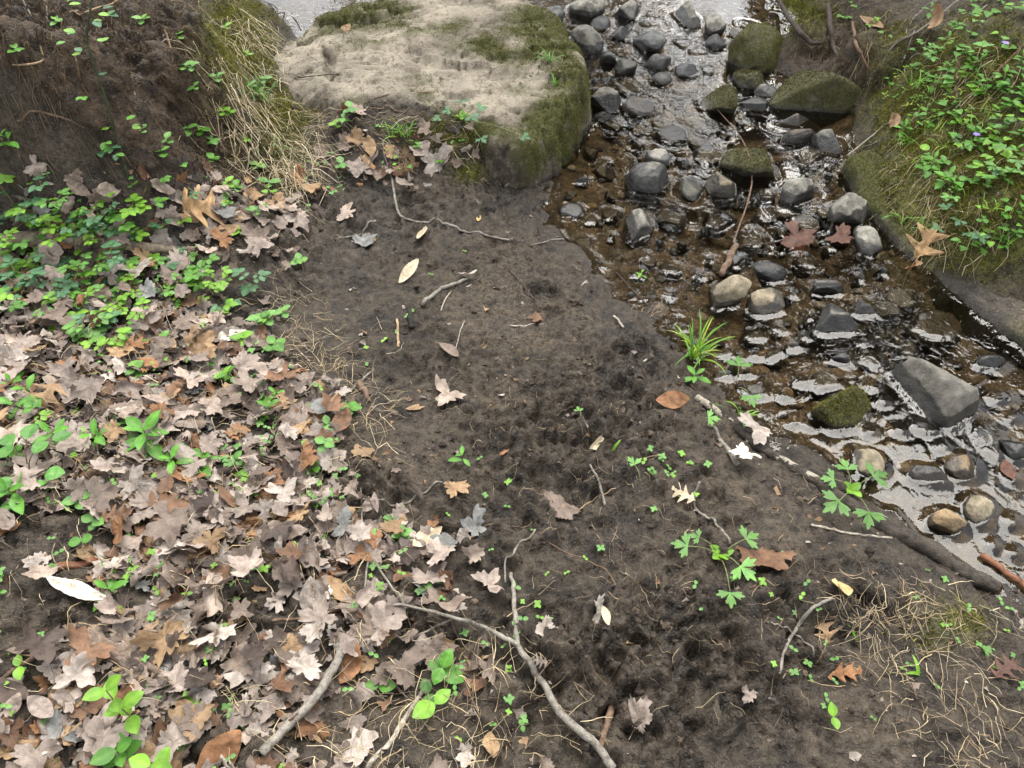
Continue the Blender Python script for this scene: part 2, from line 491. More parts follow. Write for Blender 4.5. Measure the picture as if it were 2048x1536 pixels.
# ------------------------------------------------------------------ the lie of the land
CTRL = """
1095,395,0 1085,430,0 1130,472,0 1190,532,0 1240,596,0 1320,650,0 1395,722,0 1470,800,0 1560,880,0 1700,965,0 1800,1050,0 1920,1125,0 2045,1215,0
1000,480,.03 900,420,.05 1000,600,.05 1150,650,.04 1250,750,.05 1100,850,.07 1300,900,.07 1000,1000,.09 1400,1000,.07 1550,980,.05 1200,1200,.09 1500,1250,.08
1700,1150,.06 1850,1200,.05 2000,1330,.04 1300,1450,.10 1700,1450,.09 2000,1480,.06 1000,1450,.12 700,1500,.16 700,1250,.15 700,1000,.14 700,800,.11 700,600,.08
750,450,.07 600,700,.12 500,1000,.18 300,1000,.22 100,1000,.26 100,1300,.26 400,1300,.2 300,1500,.22 50,1500,.28 300,700,.2 100,700,.23 450,600,.14 300,500,.2 50,500,.22
-150,500,.26 -150,900,.3 -150,1400,.32 1000,1650,.13 400,1650,.2 1600,1650,.1 2200,1500,.04
-100,345,.26 0,345,.24 200,340,.22 400,345,.19 560,400,.13 640,330,.12 620,255,.16
700,228,.23 800,238,.225 900,250,.215 960,268,.18 1040,300,.02 700,270,.18 800,285,.16 900,300,.14 955,320,.10 975,372,.03 850,350,.08 760,330,.11
0,180,.50 0,20,.80 150,170,.48 150,20,.75 300,180,.42 300,20,.66 400,250,.30 400,130,.42 400,15,.54 500,270,.21 470,150,.30 535,195,.16 510,110,.20 480,40,.26 -120,180,.52 -120,20,.82
1558,10,.0 1575,90,0 1655,150,0 1720,232,0 1752,212,0 1745,150,.02 1690,80,.03 
1640,10,.22 1640,60,.12 1740,50,.26 1760,110,.15 1850,100,.27 1850,20,.36 2000,50,.42 2040,150,.36 1830,215,.17 1800,165,.09 1800,290,.10 1950,300,.2 2040,300,.26 1850,390,.13 1800,340,.10 1950,430,.17 2040,450,.20 1900,495,.075 1860,455,.08 1990,540,.075 2040,570,.07 2040,610,.0 1785,250,.10 1750,320,.01 2200,200,.45 2200,400,.34 2200,620,.06
1700,360,-.02 1690,400,-.04 1780,490,-.04 1900,590,-.04 2040,700,-.04 2200,800,-.04
1300,100,-.09 1300,300,-.08 1450,200,-.1 1600,400,-.1 1300,500,-.05 1450,650,-.05 1700,550,-.1 1600,750,-.07 1800,800,-.1 1950,700,-.08 1950,950,-.08 2040,1000,-.1 1750,700,-.1 1150,150,-.09 1450,20,-.06 1250,420,-.05 1200,20,-.09 1600,250,-.08 1380,500,-.07 1500,560,-.08 1850,950,-.07 2150,1000,-.12
850,120,-.06 1000,60,-.08 700,120,0 600,50,-.06 540,20,-.08 640,-60,-.1 900,-80,-.1 1100,-60,-.1 1300,-60,-.09
"""
pts = []
for tok in CTRL.split():
    u, v, z = (float(t) for t in tok.split(','))
    pts.append(U(u, v, z))
pts += [np.array(q) for q in ((-0.62, 3.35, -.06), (-0.95, 3.3, -.02), (-1.6, 3.3, .7), (-2.6, 3.2, 1.1), (-2.4, 4.2, .9), (-1.2, 4.3, -.05), (-.6, 5, -.08), (.6, 5, -.08), (1.4, 4.6, -.05),
                              (2.2, 4.2, .4), (3.2, 3.6, .6), (3.2, 2.2, .45), (3.4, 1.0, .2), (2.2, 5.2, .6), (-1.3, 6, .3), (1, 7, .5), (4, 6, 1.2), (-4, 6, 1.4), (-4, 2, .9), (-4, -1, .7), (0, -2, .2), (3, -2, .2),
                              (6, 2, 1.3), (8, 8, 2), (-8, 8, 2), (-8, -4, 1.4), (8, -4, .6), (0, 14, 1.2), (0, -8, .4), (2.2, .5, -.04), (3, .2, -.05), (3, -.6, .1))]
pts = np.array(pts)
CX, CZ = pts[:, :2], pts[:, 2]
D0 = np.linalg.norm(CX[:, None] - CX[None], axis=2)
n_c = len(CX)
Amat = np.zeros((n_c + 1, n_c + 1))
Amat[:n_c, :n_c] = D0 - 0.004 * np.eye(n_c)
Amat[:n_c, n_c] = 1; Amat[n_c, :n_c] = 1
wts = np.linalg.solve(Amat, np.concatenate([CZ, [0]]))
def base_height(x, y):
    s = np.full(x.shape, wts[n_c])
    for i in range(n_c):
        s = s + wts[i] * np.sqrt((x - CX[i, 0]) ** 2 + (y - CX[i, 1]) ** 2 + 0.0009)
    return s

def axis(lo_core, hi_core, step, lo, hi, g=1.09, step_fn=None):
    a = [lo_core]
    while a[-1] < hi_core:
        a.append(a[-1] + (step_fn(a[-1]) if step_fn else step))
    s = a[-1] - a[-2]
    while a[-1] < hi:
        s *= g; a.append(a[-1] + s)
    s = a[1] - a[0]; pre = []
    x = a[0]
    while x > lo:
        s *= g; x -= s; pre.append(x)
    return np.array(pre[::-1] + a)
GX = axis(-2.1, 2.3, 0.0075, -60, 60, 1.10, lambda x: 0.0068 + 0.0025 * min(1, abs(x) / 2))
GY = axis(0.12, 3.9, 0.006, -60, 90, 1.10, lambda y: .0046 if 2.05 < y < 2.5 else 0.0054 + 0.0019 * y)
XX, YY = np.meshgrid(GX, GY)
ZB = base_height(XX, YY)
far = np.maximum(np.maximum(np.abs(XX) - 9, 0), np.maximum(YY - 12, -6 - YY).clip(0))
ZB = np.where(far > 0, ZB * np.exp(-far * 0.2) + 1.2 * (1 - np.exp(-far * 0.2)), ZB)
UU, VV = proj(XX, YY, ZB)

# what covers the ground where (photo regions turned into weights on the real surface)
BANK_POLY = [(-400, -300), (-400, 345), (200, 345), (400, 345), (520, 400), (560, 340), (480, 250), (440, 150), (400, 60), (380, -300)]
in_bank = inpoly(UU, VV, BANK_POLY) & (YY > 1.8)
W_bank = np.clip(in_bank * 1.0 + blobs(UU, VV, [(1700, 60, 90, 70, 1.0), (1760, 140, 50, 40, .9), (1640, 100, 60, 50, .9)]) * (YY > 2.2), 0, 1)
W_moss = np.clip(blobs(UU, VV, [(470, 90, 60, 90, 1.2), (560, 230, 50, 60, .8), (1830, 230, 70, 60, 1.3), (1950, 330, 150, 140, 1.2), (1870, 470, 80, 60, 1.1), (1780, 100, 60, 50, .5), (1900, 160, 120, 70, .6), (1850, 410, 90, 70, 1.0), (1980, 480, 90, 60, 1.0), (1580, 30, 50, 40, 1.1), (1640, 40, 30, 40, .7),
                                (1980, 110, 80, 60, .8), (900, 275, 70, 25, .9), (940, 345, 30, 20, .9), (1900, 1250, 60, 35, .8), (560, 310, 50, 60, .6), (1990, 500, 60, 40, 1.0)]) * (YY > 0), 0, 1)
W_sand = np.clip(blobs(UU, VV, [(1000, 580, 130, 90, 1.0), (1080, 660, 120, 70, .8), (1050, 780, 90, 50, .7), (660, 640, 90, 50, .35), (1960, 1320, 70, 60, .6), (1530, 830, 40, 40, .5)]) * (YY > 0), 0, 1)
W_clod = np.clip(blobs(UU, VV, [(1120, 850, 130, 80, .9), (1300, 1330, 200, 130, 1.1), (1480, 1250, 150, 120, .7), (1150, 1000, 160, 110, .5), (1100, 1330, 100, 90, .8), (1450, 1430, 200, 90, .9), (540, 1210, 80, 60, 1.0),
                                (850, 1260, 80, 40, .8), (1250, 730, 60, 60, .7), (880, 480, 120, 70, .45), (1300, 880, 90, 60, .6), (80, 1260, 70, 70, 1.0), (760, 980, 60, 60, .8), (1700, 1200, 120, 80, .5)]), 0, 1)
near = np.clip(1 - far / 2, 0, 1)
def worley(x, y, seed):                    # nearest cell distance and a random value of that cell
    fx, fy = np.floor(x).astype(np.int64), np.floor(y).astype(np.int64)
    d1 = np.full(x.shape, 9.0); val = np.zeros(x.shape)
    z0 = np.zeros_like(fx)
    for dx in (-1, 0, 1):
        for dy in (-1, 0, 1):
            cx, cy = fx + dx, fy + dy
            px = cx + .5 + .45 * hash_i(cx, cy, z0, seed); py = cy + .5 + .45 * hash_i(cx, cy, z0 + 1, seed)
            d = (x - px) ** 2 + (y - py) ** 2
            m = d < d1
            d1 = np.where(m, d, d1); val = np.where(m, hash_i(cx, cy, z0 + 2, seed), val)
    return np.sqrt(d1), val
Z = ZB.copy()
Z += near * 0.010 * f2(XX * 5, YY * 5, 3, 11)
lump = f2(XX * 16, YY * 16, 4, 21, 0.55)
bil = 1 - 2 * np.abs(f2(XX * 26 + 0.4 * lump, YY * 26, 4, 33, 0.55))
crack = np.abs(f2(XX * 11, YY * 11, 4, 77, 0.6))
land = sstep(-0.02, 0.03, ZB)
mf = f2(XX * 48, YY * 48, 3, 61, 0.6)
Z += near * land * (0.010 * lump + 0.008 * bil + 0.0065 * mf * np.abs(lump) * 2.2) * (1 - 0.55 * W_sand)
Z += near * W_sand * land * 0.003 * f2(XX * 70, YY * 70, 2, 44)
Z += near * W_clod * land * (0.024 * lump + 0.014 * bil - 0.022 * np.exp(-(crack / 0.05) ** 2))
wpx, wpy = XX + .012 * lump, YY + .012 * bil
core = near > .99
cl1, cv1 = worley(wpx * 34, wpy * 34, 5); cl2, cv2 = worley(wpx * 78, wpy * 78, 9)
cl0, cv0 = worley(wpx * 15, wpy * 15, 3)
clodz = np.clip(1 - 1.6 * cl0 ** 2, 0, 1) * (.5 + .5 * cv0) * .022 * np.clip(W_clod + .6, 0, 1) + np.clip(1 - 1.7 * cl1 ** 2, 0, 1) * (.5 + .5 * cv1) * .015 + np.clip(1 - 1.7 * cl2 ** 2, 0, 1) * (.5 + .5 * cv2) * .006
crumb = np.clip(.6 + 1.2 * f2(XX * 4.5, YY * 4.5, 3, 66) + 1.0 * W_clod, 0, 1.3) * (1 - .75 * W_sand)
Z += near * land * crumb * (clodz * 1.9 - .014)
Z += near * (1 - land) * 0.010 * f2(XX * 18, YY * 18, 3, 55)
Z += near * W_bank * 0.012 * lump
# the nibbled shore line
Z += near * np.exp(-(ZB / 0.035) ** 2) * 0.012 * f2(XX * 9, YY * 9, 4, 91)
# foot prints and holes: photo place, half width and half height in photo pixels, turn, depth in metres
PRINTS = [(1085, 590, 34, 18, 15, .05), (1258, 720, 34, 24, 20, .045), (1185, 1275, 18, 55, 12, .05), (1120, 1340, 34, 26, 0, .045), (1000, 492, 40, 12, 10, .03), (975, 428, 18, 11, 0, .025), (738, 985, 30, 26, 0, .05),
          (1395, 1320, 40, 22, 35, .05), (1470, 1330, 50, 30, 40, .035), (1560, 1430, 50, 26, 40, .03), (1375, 1430, 40, 60, 10, .03), (835, 1250, 60, 24, 10, .03), (545, 1215, 50, 30, 0, .03), (1290, 585, 30, 12, 0, .02),
          (930, 540, 26, 14, 30, .02), (680, 600, 70, 40, 0, .018), (1035, 1045, 50, 36, 0, .02), (880, 1075, 40, 34, 0, .022), (1140, 845, 40, 26, 0, .03), (1230, 860, 30, 34, 0, .035), (1060, 830, 34, 20, 30, .028),
          (1620, 1330, 30, 20, 0, .04), (1210, 1350, 26, 40, -20, .03), (1290, 1250, 36, 50, 20, .02), (90, 1260, 60, 50, 0, .025), (1110, 640, 18, 24, 0, .02), (870, 1110, 30, 20, 0, .02), (1590, 1290, 36, 20, 40, .03), (1440, 1230, 30, 20, 20, .02)]
for (pu, pv, ru, rv, an, dp) in PRINTS:
    c, s = math.cos(R(an)), math.sin(R(an))
    du, dv = UU - pu, VV - pv
    q = np.sqrt(((du * c + dv * s) / ru) ** 2 + ((-du * s + dv * c) / rv) ** 2) + 0.34 * f2(XX * 20, YY * 20, 4, int(pu))
    dp *= .7
    Z += near * (YY > 0) * (-dp * (1 - sstep(0.35, 1.15, q)) + 0.45 * dp * np.exp(-((q - 1.35) / 0.3) ** 2))
# a ledge of washed-out soil under the right bank
SH = Z.shape
W_bed = 1 - sstep(-0.012, 0.006, Z)
W_wet = np.clip(.8 * (1 - sstep(0.0, 0.04, ZB)) + W_clod * 0.5 + .9 * f2(XX * 3.3, YY * 3.3, 4, 123) + blobs(UU, VV, [(680, 600, 100, 60, .5), (900, 440, 160, 50, .8), (700, 480, 120, 60, .7), (1180, 560, 60, 60, .6), (1260, 730, 50, 50, .6)]) - .8 * W_sand, 0, 1)
W_wet = np.maximum(W_wet, .9 * sstep(.0, -.016, Z - ZB) * land)
gv = np.stack([XX.ravel(), YY.ravel(), Z.ravel()], 1)
# crumbly relief square to the steep bank faces
gy_, gx_ = np.gradient(ZB, GY, GX)
nb = np.stack([-gx_, -gy_, np.ones_like(gx_)], -1); nb /= np.linalg.norm(nb, axis=2)[..., None]
sel = np.nonzero((W_bank * near).ravel() > .02)[0]
q = gv[sel]
dsp = .022 * f3(q * 13, 3, 7) + .016 * (1 - 2 * np.abs(f3(q * 30, 3, 19))) + .012 * f3(q * 75, 2, 23)
gv[sel] += nb.reshape(-1, 3)[sel] * (dsp * (W_bank * near).ravel()[sel])[:, None]
Z = np.where(W_bank > .02, Z + .008 * W_bank, Z)
me = mesh_np('ground', gv, grid_faces(*SH), True, attrs={'sand': W_sand.ravel(), 'bank': W_bank.ravel(), 'moss': W_moss.ravel(), 'bed': W_bed.ravel(), 'wet': W_wet.ravel()})
tag(link('ground', me, MAT['ground']), kind='structure')

def H(x, y):                               # ground height by interpolation
    x = np.asarray(x, float); y = np.asarray(y, float)
    i = np.clip(np.searchsorted(GX, x) - 1, 0, len(GX) - 2); j = np.clip(np.searchsorted(GY, y) - 1, 0, len(GY) - 2)
    a = np.clip((x - GX[i]) / (GX[i + 1] - GX[i]), 0, 1); b = np.clip((y - GY[j]) / (GY[j + 1] - GY[j]), 0, 1)
    return (Z[j, i] * (1 - a) + Z[j, i + 1] * a) * (1 - b) + (Z[j + 1, i] * (1 - a) + Z[j + 1, i + 1] * a) * b
def Nrm(x, y, e=0.02):
    dx = (H(x + e, y) - H(x - e, y)) / (2 * e); dy = (H(x, y + e) - H(x, y - e)) / (2 * e)
    n = np.stack([-dx, -dy, np.ones_like(dx)], -1)
    return n / np.linalg.norm(n, axis=-1)[..., None]

SOLID = []                                 # rocks and logs that things can rest on
def add_solid(V, Fc):
    SOLID.append(BVHTree.FromPolygons([tuple(v) for v in V], [tuple(int(i) for i in f) for f in Fc]))
TS = np.linspace(0.9, 7.5, 1400)
def hit(u, v, solids=True, water=False):   # first surface on the line of sight: place and normal
    d = ray(u, v); d = d / np.linalg.norm(d)
    P = np.array((0, 0, CAM_H)) + TS[:, None] * d
    below = P[:, 2] < H(P[:, 0], P[:, 1])
    k = int(np.argmax(below)) if below.any() else len(TS) - 1
    t = TS[k]
    p = np.array((0, 0, CAM_H)) + t * d
    n = Nrm(p[0], p[1])
    if solids:
        for bv in SOLID:
            q, nn, _, t2 = bv.ray_cast(Vector((0, 0, CAM_H)), Vector(d), t)
            if q is not None and t2 < t:
                t, p, n = t2, np.array(q), np.array(nn)
    if water and p[2] < 0:
        p = U(u, v, 0); n = np.array((0, 0, 1.0))
    return p, (n if n[2] > 0 else -n)
def top(x, y, water=False):                # highest surface straight below
    z = float(H(x, y)); n = Nrm(x, y)
    for bv in SOLID:
        q, nn, _, _ = bv.ray_cast(Vector((x, y, 3)), Vector((0, 0, -1)), 4)
        if q is not None and q.z > z: z, n = q.z, np.array(nn)
    if water and z < 0: z, n = 0.0, np.array((0, 0, 1.0))
    return z, n

# ------------------------------------------------------------------ the big boulder and the bedrock slab
def ring_rock(outline, ztop, seed, rough=0.02, edge=0.09, step=0.0075, skirt=0.22):
    """a slab of rock over a plan outline: flat top, steep rounded sides, cracked and flaked"""
    P = np.array([U(*q) for q in outline])[:, :2]
    P = catmull(np.concatenate([P, P[:1]]), 5)[:-1]
    gx = np.arange(P[:, 0].min() - .06, P[:, 0].max() + .06, step); gy = np.arange(P[:, 1].min() - .06, P[:, 1].max() + .06, step)
    X, Y = np.meshgrid(gx, gy)
    d = np.full(X.shape, 9.0)
    for i in range(len(P)):
        a_, b_ = P[i], P[(i + 1) % len(P)]
        ab = b_ - a_
        t = np.clip(((X - a_[0]) * ab[0] + (Y - a_[1]) * ab[1]) / (ab @ ab + 1e-12), 0, 1)
        d = np.minimum(d, np.hypot(X - a_[0] - t * ab[0], Y - a_[1] - t * ab[1]))
    d = np.where(inpoly(X, Y, P), d, -d)
    d = d + .03 * f2(X * 5, Y * 5, 3, seed + 2) + .012 * f2(X * 17, Y * 17, 3, seed + 4)
    ew = edge * (1 + .5 * f2(X * 2.5, Y * 2.5, 2, seed + 9))
    t = np.clip(d / ew, 0, 1)
    prof = (1 - (1 - t) ** 3.2) ** .42
    Zr = -skirt + (ztop(X, Y) + skirt) * prof
    V = np.stack([X, Y, Zr], -1)
    gy_, gx_ = np.gradient(Zr, step)
    n = np.stack([-gx_, -gy_, np.ones_like(gx_)], -1); n /= np.linalg.norm(n, axis=2)[..., None]
    q = V.reshape(-1, 3)
    dis = rough * (.5 * f3(q * 4.5, 3, seed) + .45 * f3(q * 15, 4, seed + 5, .6) - .5 * np.exp(-(f3(q * 7, 4, seed + 8) / .02) ** 2))
    q = q + n.reshape(-1, 3) * dis[:, None]
    Fq = grid_faces(*X.shape)
    keep = (d.ravel()[Fq] > -step).any(1)
    Fq = Fq[keep]
    used = np.unique(Fq); rm = np.zeros(len(q), np.int64); rm[used] = np.arange(len(used))
    return q[used], rm[Fq]

B_OUT = [(532, 150, .1), (560, 95, .14), (610, 62, .16), (680, 20, .22), (780, -30, .26), (920, -70, .26), (1030, -45, .24), (1085, 15, .2), (1135, 75, .15), (1165, 140, .1), (1182, 215, .05), (1160, 285, .02), (1125, 345, 0), (1070, 385, 0),
         (1005, 392, 0), (965, 345, .06), (930, 268, .18), (870, 252, .2), (790, 246, .2), (700, 238, .2), (620, 222, .18), (560, 195, .14)]
def bz(X, Y):
    uu, vv = proj(X, Y, 0.25 + 0 * X)
    z = 0.255 + 0.02 * (Y - 2.8) + 0.012 * f2(X * 3, Y * 3, 3, 8)
    z -= 0.07 * sstep(1010, 1160, uu) * sstep(140, 260, vv)
    z -= 0.05 * sstep(660, 560, uu)
    cr = np.abs((uu - 655) - (vv - 115) * 0.25 + 7 * np.sin(vv / 9.0))
    z -= 0.045 * np.exp(-(cr / 8) ** 2) * sstep(70, 85, vv) * sstep(155, 138, vv)
    z -= 0.022 * sstep(0, 0.03, f2(X * 1.6 + 4, Y * 3.0, 4, 19)) + 0.014 * sstep(.1, 0.13, f2(X * 4 + 1, Y * 7, 4, 29)) + .009 * sstep(.05, .08, f2(X * 9, Y * 12, 3, 39))
    return z
Vb, Fb = ring_rock(B_OUT, bz, 3, 0.026, .075)
bu, bv_ = proj(Vb[:, 0], Vb[:, 1], Vb[:, 2])
b_n = f3(Vb * 9, 4, 71)
b_moss = np.clip(blobs(bu, bv_, [(690, 20, 90, 42, 2.0), (830, 55, 70, 20, 1.5), (910, 92, 60, 14, .7), (1100, 50, 65, 60, 1.9), (1020, 105, 90, 28, 1.3), (1145, 160, 45, 70, 2.0), (1120, 215, 60, 26, 1.0),
                                 (1100, 300, 90, 60, 1.5), (950, 265, 120, 34, 1.3), (560, 75, 40, 20, .8), (940, 345, 50, 24, 1.0)]) + 1.5 * b_n - 0.30, 0, 1)
b_dirt = np.clip(blobs(bu, bv_, [(1130, 230, 60, 26, 1.1), (790, 205, 50, 16, .9), (820, 270, 240, 36, 1.3), (980, 60, 100, 40, .5), (870, 100, 120, 30, .45), (620, 190, 60, 24, .8), (1030, 330, 130, 70, 1.8)]) + 0.5 * b_n, 0, 1)
bo = bpy.data.objects.new('boulder', None); COL.objects.link(bo)
me = mesh_np('boulder_body', Vb, Fb, True, attrs={'moss': b_moss, 'dirt': b_dirt})
link('rock', me, MAT['boulder'], bo)
tag(bo, 'huge flat-topped pale grey boulder patched with moss beside the stream', 'boulder')
add_solid(Vb, Fb)

S_OUT = [(1692, 330, .02), (1735, 300, .05), (1800, 300, .10), (1880, 360, .12), (1960, 450, .12), (2060, 520, .14), (2200, 600, .14), (2300, 760, .1), (2200, 800, 0), (2070, 712, 0), (1960, 640, 0), (1870, 575, 0), (1790, 500, 0), (1740, 445, 0), (1698, 400, 0)]
def sz(X, Y):
    uu, vv = proj(X, Y, 0.05 + 0 * X)
    d = (uu - 1740) * 0.62 - (vv - 440)     # how far up the slab from the water line
    return 0.026 + 0.00028 * np.clip(d, -20, 260) + 0.012 * f2(X * 4, Y * 4, 3, 15)
Vs, Fs = ring_rock(S_OUT, sz, 9, 0.012, .05)
su, sv_ = proj(Vs[:, 0], Vs[:, 1], Vs[:, 2])
s_n = f3(Vs * 8, 4, 17)
s_moss = np.clip(blobs(su, sv_, [(1790, 350, 70, 60, 1.3), (1730, 350, 50, 60, .9), (1830, 430, 60, 60, 1.2), (1930, 520, 90, 40, 1.3), (2030, 560, 60, 30, 1.0)]) + 1.2 * s_n + .05, 0, 1)
so = bpy.data.objects.new('bedrock_slab', None); COL.objects.link(so)
link('rock', mesh_np('slab_body', Vs, Fs, True, attrs={'moss': s_moss, 'dirt': np.clip(0.3 + s_n, 0, 1) * 0.5}), MAT['slab'], so)
tag(so, 'smooth sloping brown-grey bedrock slab along the right edge of the stream', 'rock slab')
add_solid(Vs, Fs)

# ------------------------------------------------------------------ stones in the stream
def ico(sub):
    t = (1 + 5 ** .5) / 2
    V = [(-1, t, 0), (1, t, 0), (-1, -t, 0), (1, -t, 0), (0, -1, t), (0, 1, t), (0, -1, -t), (0, 1, -t), (t, 0, -1), (t, 0, 1), (-t, 0, -1), (-t, 0, 1)]
    Fc = [(0, 11, 5), (0, 5, 1), (0, 1, 7), (0, 7, 10), (0, 10, 11), (1, 5, 9), (5, 11, 4), (11, 10, 2), (10, 7, 6), (7, 1, 8), (3, 9, 4), (3, 4, 2), (3, 2, 6), (3, 6, 8), (3, 8, 9), (4, 9, 5), (2, 4, 11), (6, 2, 10), (8, 6, 7), (9, 8, 1)]
    V = [np.array(v) / np.linalg.norm(v) for v in V]
    for _ in range(sub):
        mid, F2 = {}, []
        def m(a, b):
            k = (min(a, b), max(a, b))
            if k not in mid:
                q = V[a] + V[b]; V.append(q / np.linalg.norm(q)); mid[k] = len(V) - 1
            return mid[k]
        for a, b, c in Fc:
            x, y, z = m(a, b), m(b, c), m(c, a)
            F2 += [(a, x, z), (b, y, x), (c, z, y), (x, y, z)]
        Fc = F2
    return np.array(V), np.array(Fc)
ICO_HI, ICO_LO = ico(4), ico(3)
ICO4, ICO4F = ICO_HI
def stone_shape(seed, sharp, flat_top=False):
    g = np.random.default_rng(seed)
    k = 8 if sharp > .45 else 11
    N = g.normal(size=(k, 3)); N /= np.linalg.norm(N, axis=1)[:, None]
    dd = g.uniform(0.5, 0.95, k)
    if flat_top:
        N[0] = (0.1 * g.normal(), -0.15 + .1 * g.normal(), 1); N[0] /= np.linalg.norm(N[0]); dd[0] = 0.7
    dots = np.maximum(ICO4 @ N.T, 1e-3)
    r = dd[None] / dots
    p = 26 + 80 * sharp
    r = np.concatenate([r, np.full((len(r), 1), 1.0)], 1)
    rr = (r ** -p).sum(1) ** (-1 / p)
    V = ICO4 * rr[:, None]
    V = V / np.abs(V).max(0)
    V = V * (1 + 0.07 * f3(V * 1.6 + seed, 3, seed) + 0.05 * f3(V * 6 + seed, 4, seed + 3))[:, None]
    return V
def tufts(P, N, g, length, width, per=3, lean=0.7, cols=((.04, .045, .008), (.14, .15, .03))):
    """short pointed moss shoots standing on points P"""
    k = len(P)
    P = np.repeat(P, per, 0); N = np.repeat(N, per, 0)
    D = N + lean * g.normal(size=P.shape)
    D /= np.linalg.norm(D, axis=1)[:, None]
    L = length * g.uniform(0.5, 1.3, len(P))[:, None]
    S = np.cross(D, g.normal(size=P.shape)); S /= np.linalg.norm(S, axis=1)[:, None] + 1e-9
    P = P - N * length * 0.2 + g.normal(size=P.shape) * length * 0.35
    W = width * g.uniform(0.6, 1.3, len(P))[:, None]
    V = np.stack([P - S * W, P + S * W, P + D * L + N * L * 0.2], 1).reshape(-1, 3)
    Fc = np.arange(len(V)).reshape(-1, 3)
    t = g.uniform(0, 1, len(P))[:, None] ** 1.4
    c = np.array(cols[0]) * (1 - t) + np.array(cols[1]) * t
    C = np.repeat(c, 3, 0)
    C[0::3] *= 0.6; C[1::3] *= 0.6
    return V, Fc, C
def vnormals(V, Fc):
    Fc = np.asarray(Fc)
    n = np.cross(V[Fc[:, 1]] - V[Fc[:, 0]], V[Fc[:, 2]] - V[Fc[:, 0]])
    o = np.zeros_like(V)
    for i in range(Fc.shape[1]): np.add.at(o, Fc[:, i], n)
    return o / (np.linalg.norm(o, axis=1)[:, None] + 1e-12)
def sample_surface(V, Fc, weight, count, g):
    Fc = np.asarray(Fc)
    if Fc.shape[1] == 4: Fc = np.concatenate([Fc[:, [0, 1, 2]], Fc[:, [0, 2, 3]]])
    A, B, C = V[Fc[:, 0]], V[Fc[:, 1]], V[Fc[:, 2]]
    n = np.cross(B - A, C - A); ar = np.linalg.norm(n, axis=1) + 1e-15
    w = ar * weight[Fc].mean(1)
    if w.sum() <= 0: return np.zeros((0, 3)), np.zeros((0, 3))
    k = g.choice(len(Fc), count, p=w / w.sum())
    a, b = g.uniform(size=(2, count, 1))
    sw = a + b > 1; a = np.where(sw, 1 - a, a); b = np.where(sw, 1 - b, b)
    return A[k] + a * (B - A)[k] + b * (C - A)[k], (n / ar[:, None])[k]

GREY, BLUE, TAN, OLIVE, DARK, PALE, BROWN, ORNG = (.135, .132, .120), (.105, .109, .110), (.185, .160, .115), (.115, .108, .078), (.055, .053, .049), (.20, .195, .175), (.105, .086, .068), (.22, .16, .095)
